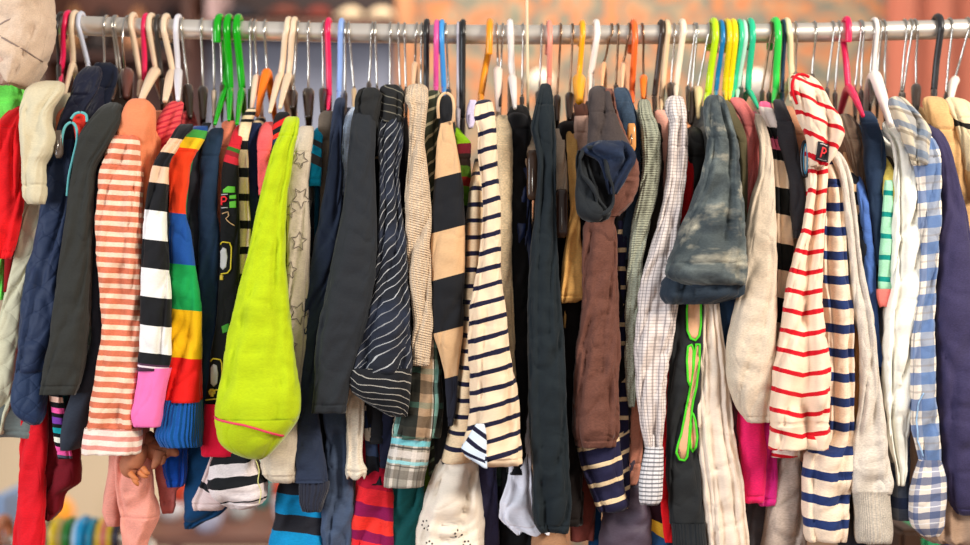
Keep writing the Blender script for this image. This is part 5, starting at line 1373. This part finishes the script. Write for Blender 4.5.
# two pale globes behind the rail
for (px, py, c, lb) in ((541, 84, (244, 230, 206), 'cream round globe lamp behind the salmon hanger'), (755, 84, (248, 240, 228), 'white round globe lamp behind the sea green hanger')):
    root = thing('globe_lamp', lb, 'lamp', P(px, 100, 2.2), 'globe lamps behind the rail')
    q = P(px, py, 2.2)
    rr = 14 * sc_at(2.2)
    V, F = [], []
    for i in range(13):
        a = PI * i / 12
        for j in range(24):
            b = 2 * PI * j / 24
            V.append(q + Vector((rr * math.sin(a) * math.cos(b), rr * math.sin(a) * math.sin(b), rr * math.cos(a))))
    for i in range(12):
        for j in range(24):
            F.append((i * 24 + j, i * 24 + (j + 1) % 24, (i + 1) * 24 + (j + 1) % 24, (i + 1) * 24 + j))
    put('globe', V, F, plain('opal_glass', c, 0.35), root)
    tube('stem', [q - Vector((0, 0, rr * 0.96)), Vector((q.x, q.y, 0.01))], 0.012, plain('lamp_stem', (90, 80, 70), 0.4, metal=0.6), root)
    tube('base', [Vector((q.x, q.y, 0.02)), Vector((q.x, q.y, 0.0))], 0.12, plain('lamp_stem', (90, 80, 70), 0.4, metal=0.6), root, seg=24)

# lower rail behind, with coloured hangers
YL2 = 0.95
root = thing('lower_rail', 'thin low rail behind the clothes at the bottom left, holding coloured hangers', 'clothes rail', P(60, 560, YL2))
tube('rail_bar', [P(-160, 541, YL2), P(150, 541, YL2)], 0.012, chrome, root, seg=16)
for px in (-160, 150):
    q = P(px, 541, YL2)
    tube('upright', [q, Vector((q.x, q.y, 0.0))], 0.012, chrome, root, seg=12)
for (px, c, w, lb) in ((3, (196, 120, 84), 9, 'brown wooden hanger at the bottom left corner'), (48, (150, 138, 110), 6, 'grey khaki hanger on the low rail beside the red trousers'), (58, (232, 196, 40), 7, 'yellow hanger hook on the low rail'), (64, (190, 160, 100), 5, 'tan hanger hook next to the yellow one on the low rail'),
                       (71, (30, 120, 40), 7, 'green hanger hook on the low rail'), (79, (190, 215, 235), 5, 'pale blue hanger hook on the low rail'), (85, (0, 150, 205), 8, 'bright blue hanger hook on the low rail'), (94, (20, 140, 175), 6, 'teal blue hanger hook on the low rail'),
                       (103, (225, 180, 50), 6, 'golden hanger hook on the low rail'), (108, (214, 110, 100), 6, 'pink hanger hook on the low rail'), (113, (228, 190, 50), 5, 'second golden hanger hook on the low rail, right of the pink one'), (120, (40, 36, 54), 6, 'dark hanger hook on the low rail beside the salmon trousers')):
    root = thing('plastic_hanger', lb, 'hanger', P(px, 620, YL2), 'hangers on the low rail')
    s = sc_at(YL2)
    q = P(px, 541, YL2)
    R = 0.030 + w * s / 2
    path = [q + Vector((0, -R * math.cos(a), R * 0.2 + R * math.sin(a))) for a in [(-30 + k * 20) * PI / 180 for k in range(12)]]
    path = [q + Vector((0, 0, -0.08)), q + Vector((0, -R * 0.4, -0.045))] + path
    tube('hook', spline(path, 3), w * s * 0.58, plain('hanger_plastic', c, 0.35), root, seg=10)
    tube('shoulder_bar', spline([q + Vector((0, -0.16, -0.14)), q + Vector((0, -0.07, -0.1)), q + Vector((0, 0, -0.08)), q + Vector((0, 0.07, -0.1)), q + Vector((0, 0.16, -0.14))]), w * s * 0.58, plain('hanger_plastic', c, 0.35), root, seg=10)

# low table with blurred odds and ends behind, bottom left of centre
YT = 2.2
tz = P(0, 538, YT).z
a, b = P(118, 538, YT), P(345, 538, YT)
root = thing('side_table', 'blurred brown wooden table in the background at the bottom', 'table', Vector(((a.x + b.x) / 2, YT + 0.3, 0)))
TW = plain('table_wood', (124, 82, 66), 0.5, mott=0.2, bscale=6)
box('table_top', a.x, b.x, YT, YT + 0.7, tz - 0.03, tz, TW, root, bev=0.004)
for x in (a.x + 0.03, b.x - 0.03):
    for y in (YT + 0.03, YT + 0.67):
        box('leg', x - 0.02, x + 0.02, y - 0.02, y + 0.02, 0, tz - 0.03, TW, root)


def bowl(px, pw, ph, c, lb, cat, nm, dy=0.3, prof=None):
    q = P(px, 538, YT + dy)
    root = thing(nm, lb, cat, Vector((q.x, YT + dy, tz)), 'odds and ends on the background table')
    s = sc_at(YT + dy)
    prof = prof or [(0.5, 0), (0.8, 0.25), (1.0, 0.7), (0.96, 1.0), (0.86, 0.97), (0.6, 0.35), (0.0, 0.3)]
    V, F = [], []
    for (r_, h_) in prof:
        for j in range(24):
            t_ = 2 * PI * j / 24
            V.append(Vector((q.x + r_ * pw * s / 2 * math.cos(t_), YT + dy + r_ * pw * s / 2 * math.sin(t_), tz + h_ * ph * s)))
    for i in range(len(prof) - 1):
        for j in range(24):
            F.append((i * 24 + j, i * 24 + (j + 1) % 24, (i + 1) * 24 + (j + 1) % 24, (i + 1) * 24 + j))
    F.append(tuple(range(24)))
    put('body', V, F, plain('glazed', c, 0.4), root)
    tube('rim', [Vector((q.x + 0.97 * pw * s / 2 * math.cos(2 * PI * j / 24), YT + dy + 0.97 * pw * s / 2 * math.sin(2 * PI * j / 24), tz + ph * s)) for j in range(24)], 0.003, plain('glazed', c, 0.4), root, closed=True)


bowl(172, 26, 14, (238, 236, 240), 'white bowl on the background table, left end', 'bowl', 'bowl')
bowl(208, 30, 22, (200, 206, 232), 'pale lilac bowl on the background table', 'bowl', 'bowl', 0.1)
bowl(240, 26, 32, (226, 238, 240), 'white pot on the background table under the printed dress', 'pot', 'pot', 0.3)
bowl(262, 22, 44, (60, 176, 176), 'teal pot on the background table', 'pot', 'pot', 0.55)
bowl(285, 24, 24, (232, 226, 232), 'pale bowl on the background table, right of the teal pot', 'bowl', 'bowl', 0.25)
bowl(274, 20, 60, (232, 88, 66), 'red vase on the background table', 'vase', 'vase', 0.6, [(0.5, 0), (0.9, 0.3), (1, 0.55), (0.5, 0.85), (0.6, 1.0), (0.5, 0.98), (0.3, 0.8), (0, 0.5)])
bowl(178, 22, 56, (226, 84, 60), 'red orange vase on the background table behind the dusty rose trousers', 'vase', 'vase', 0.6, [(0.6, 0), (1, 0.3), (1, 0.6), (0.5, 0.85), (0.6, 1.0), (0.5, 0.98), (0.3, 0.8), (0, 0.5)])
# orange cushion and blue box behind at bottom left
o = slab('storage_box', -10, 4, 497, 733.0, 1.6, 0.3, plain('blue_box', (150, 176, 214), 0.6), bev=0.004)
tag(o, 'tall pale blue storage box in the background at the lower left edge', 'box')
o.location.z = o.location.z
root = thing('paper_lantern', 'glowing orange paper lantern behind the low rail', 'lantern', P(62, 545, 3.5))
q = P(60, 512, 3.5)
V, F = [], []
rr = 14 * sc_at(3.5)
for i in range(13):
    a = PI * i / 12
    for j in range(20):
        b = 2 * PI * j / 20
        V.append(q + Vector((rr * math.sin(a) * math.cos(b), rr * math.sin(a) * math.sin(b), rr * 1.1 * math.cos(a))))
for i in range(12):
    for j in range(20):
        F.append((i * 20 + j, i * 20 + (j + 1) % 20, (i + 1) * 20 + (j + 1) % 20, (i + 1) * 20 + j))
put('shade', V, F, plain('lantern_paper', (255, 160, 50), 0.8, emit=0.3), root)
tube('stand', [q - Vector((0, 0, rr)), Vector((q.x, q.y, 0.0))], 0.012, DW, root)

# textiles heaped low at the right behind the rack
YH = 0.55
for (x0, x1, top, c, lb) in ((884, 906, 520, (88, 66, 52), 'dark brown folded cloth low behind the grey sweatshirt cuff'), (906, 924, 525, (70, 170, 120), 'green folded cloth low behind the blue plaid cuff'), (924, 985, 533, (60, 70, 110), 'dark blue patterned folded cloth at the bottom right corner')):
    q = P((x0 + x1) / 2, 600, YH)
    a0, a1 = P(x0, top, YH), P(x1, top, YH)
    o = box('folded_cloth', a0.x, a1.x, YH - 0.10, YH + 0.12, P(0, 640, YH).z, a0.z, cloth(c, heather=0.2), None, bev=0.008, origin=Vector((q.x, YH, P(0, 640, YH).z)))
    tag(o, lb, 'cloth', 'folded cloths on the bench')
z = P(0, 640, YH).z
a0, a1 = P(860, 600, YH), P(1000, 600, YH)
root = thing('bench', 'low wooden bench behind the rack at the right', 'bench', Vector(((a0.x + a1.x) / 2, YH, 0)))
box('bench_top', a0.x, a1.x, YH - 0.15, YH + 0.15, z - 0.03, z, TW, root)
for x in (a0.x + .03, a1.x - .03):
    for y in (YH - .12, YH + .12):
        box('leg', x - .018, x + .018, y - .018, y + .018, 0, z - .03, TW, root)

# ------------------------------------------------------------------ light
def area(name, loc, target, size, power, c):
    l = bpy.data.lights.new(name, 'AREA')
    l.shape = 'RECTANGLE'
    l.size, l.size_y = size
    l.energy = power
    l.color = c
    o = bpy.data.objects.new(name, l)
    COL.objects.link(o)
    o.location = loc
    o.rotation_euler = (Vector(target) - Vector(loc)).to_track_quat('-Z', 'Y').to_euler()
    return o


area('window_light', (-2.6, -2.0, 1.5), (0, 0, 1.2), (1.4, 1.6), 86, (0.87, 0.93, 1.0))
area('ceiling_light', (1.9, -1.6, 2.6), (0.2, 0.1, 1.25), (0.8, 0.8), 98, (1.0, 0.91, 0.79))
area('room_light', (0.3, 2.2, 3.1), (0.2, 4.0, 1.4), (2.2, 1.0), 95, (1.0, 0.88, 0.74))
w = bpy.data.worlds.new('World')
sc.world = w
w.use_nodes = True
w.node_tree.nodes['Background'].inputs[0].default_value = (1.0, 0.97, 0.95, 1)
w.node_tree.nodes['Background'].inputs[1].default_value = 0.44

# ------------------------------------------------------------------ camera
cam = bpy.data.cameras.new('camera')
co = bpy.data.objects.new('camera', cam)
COL.objects.link(co)
co.location = (0, -D, ZC)
co.rotation_euler = (PI / 2, 0, 0)
cam.sensor_width = 36
cam.lens = 36 * D / (970 * S0)
cam.clip_start = 0.05
cam.dof.use_dof = True
cam.dof.focus_distance = D + 0.0
cam.dof.aperture_fstop = 1.5
sc.camera = co
sc.view_settings.view_transform = 'Standard'
sc.view_settings.look = 'None'
sc.view_settings.exposure = 0.0
sc.view_settings.gamma = 1.0
sc.view_settings.use_curve_mapping = False
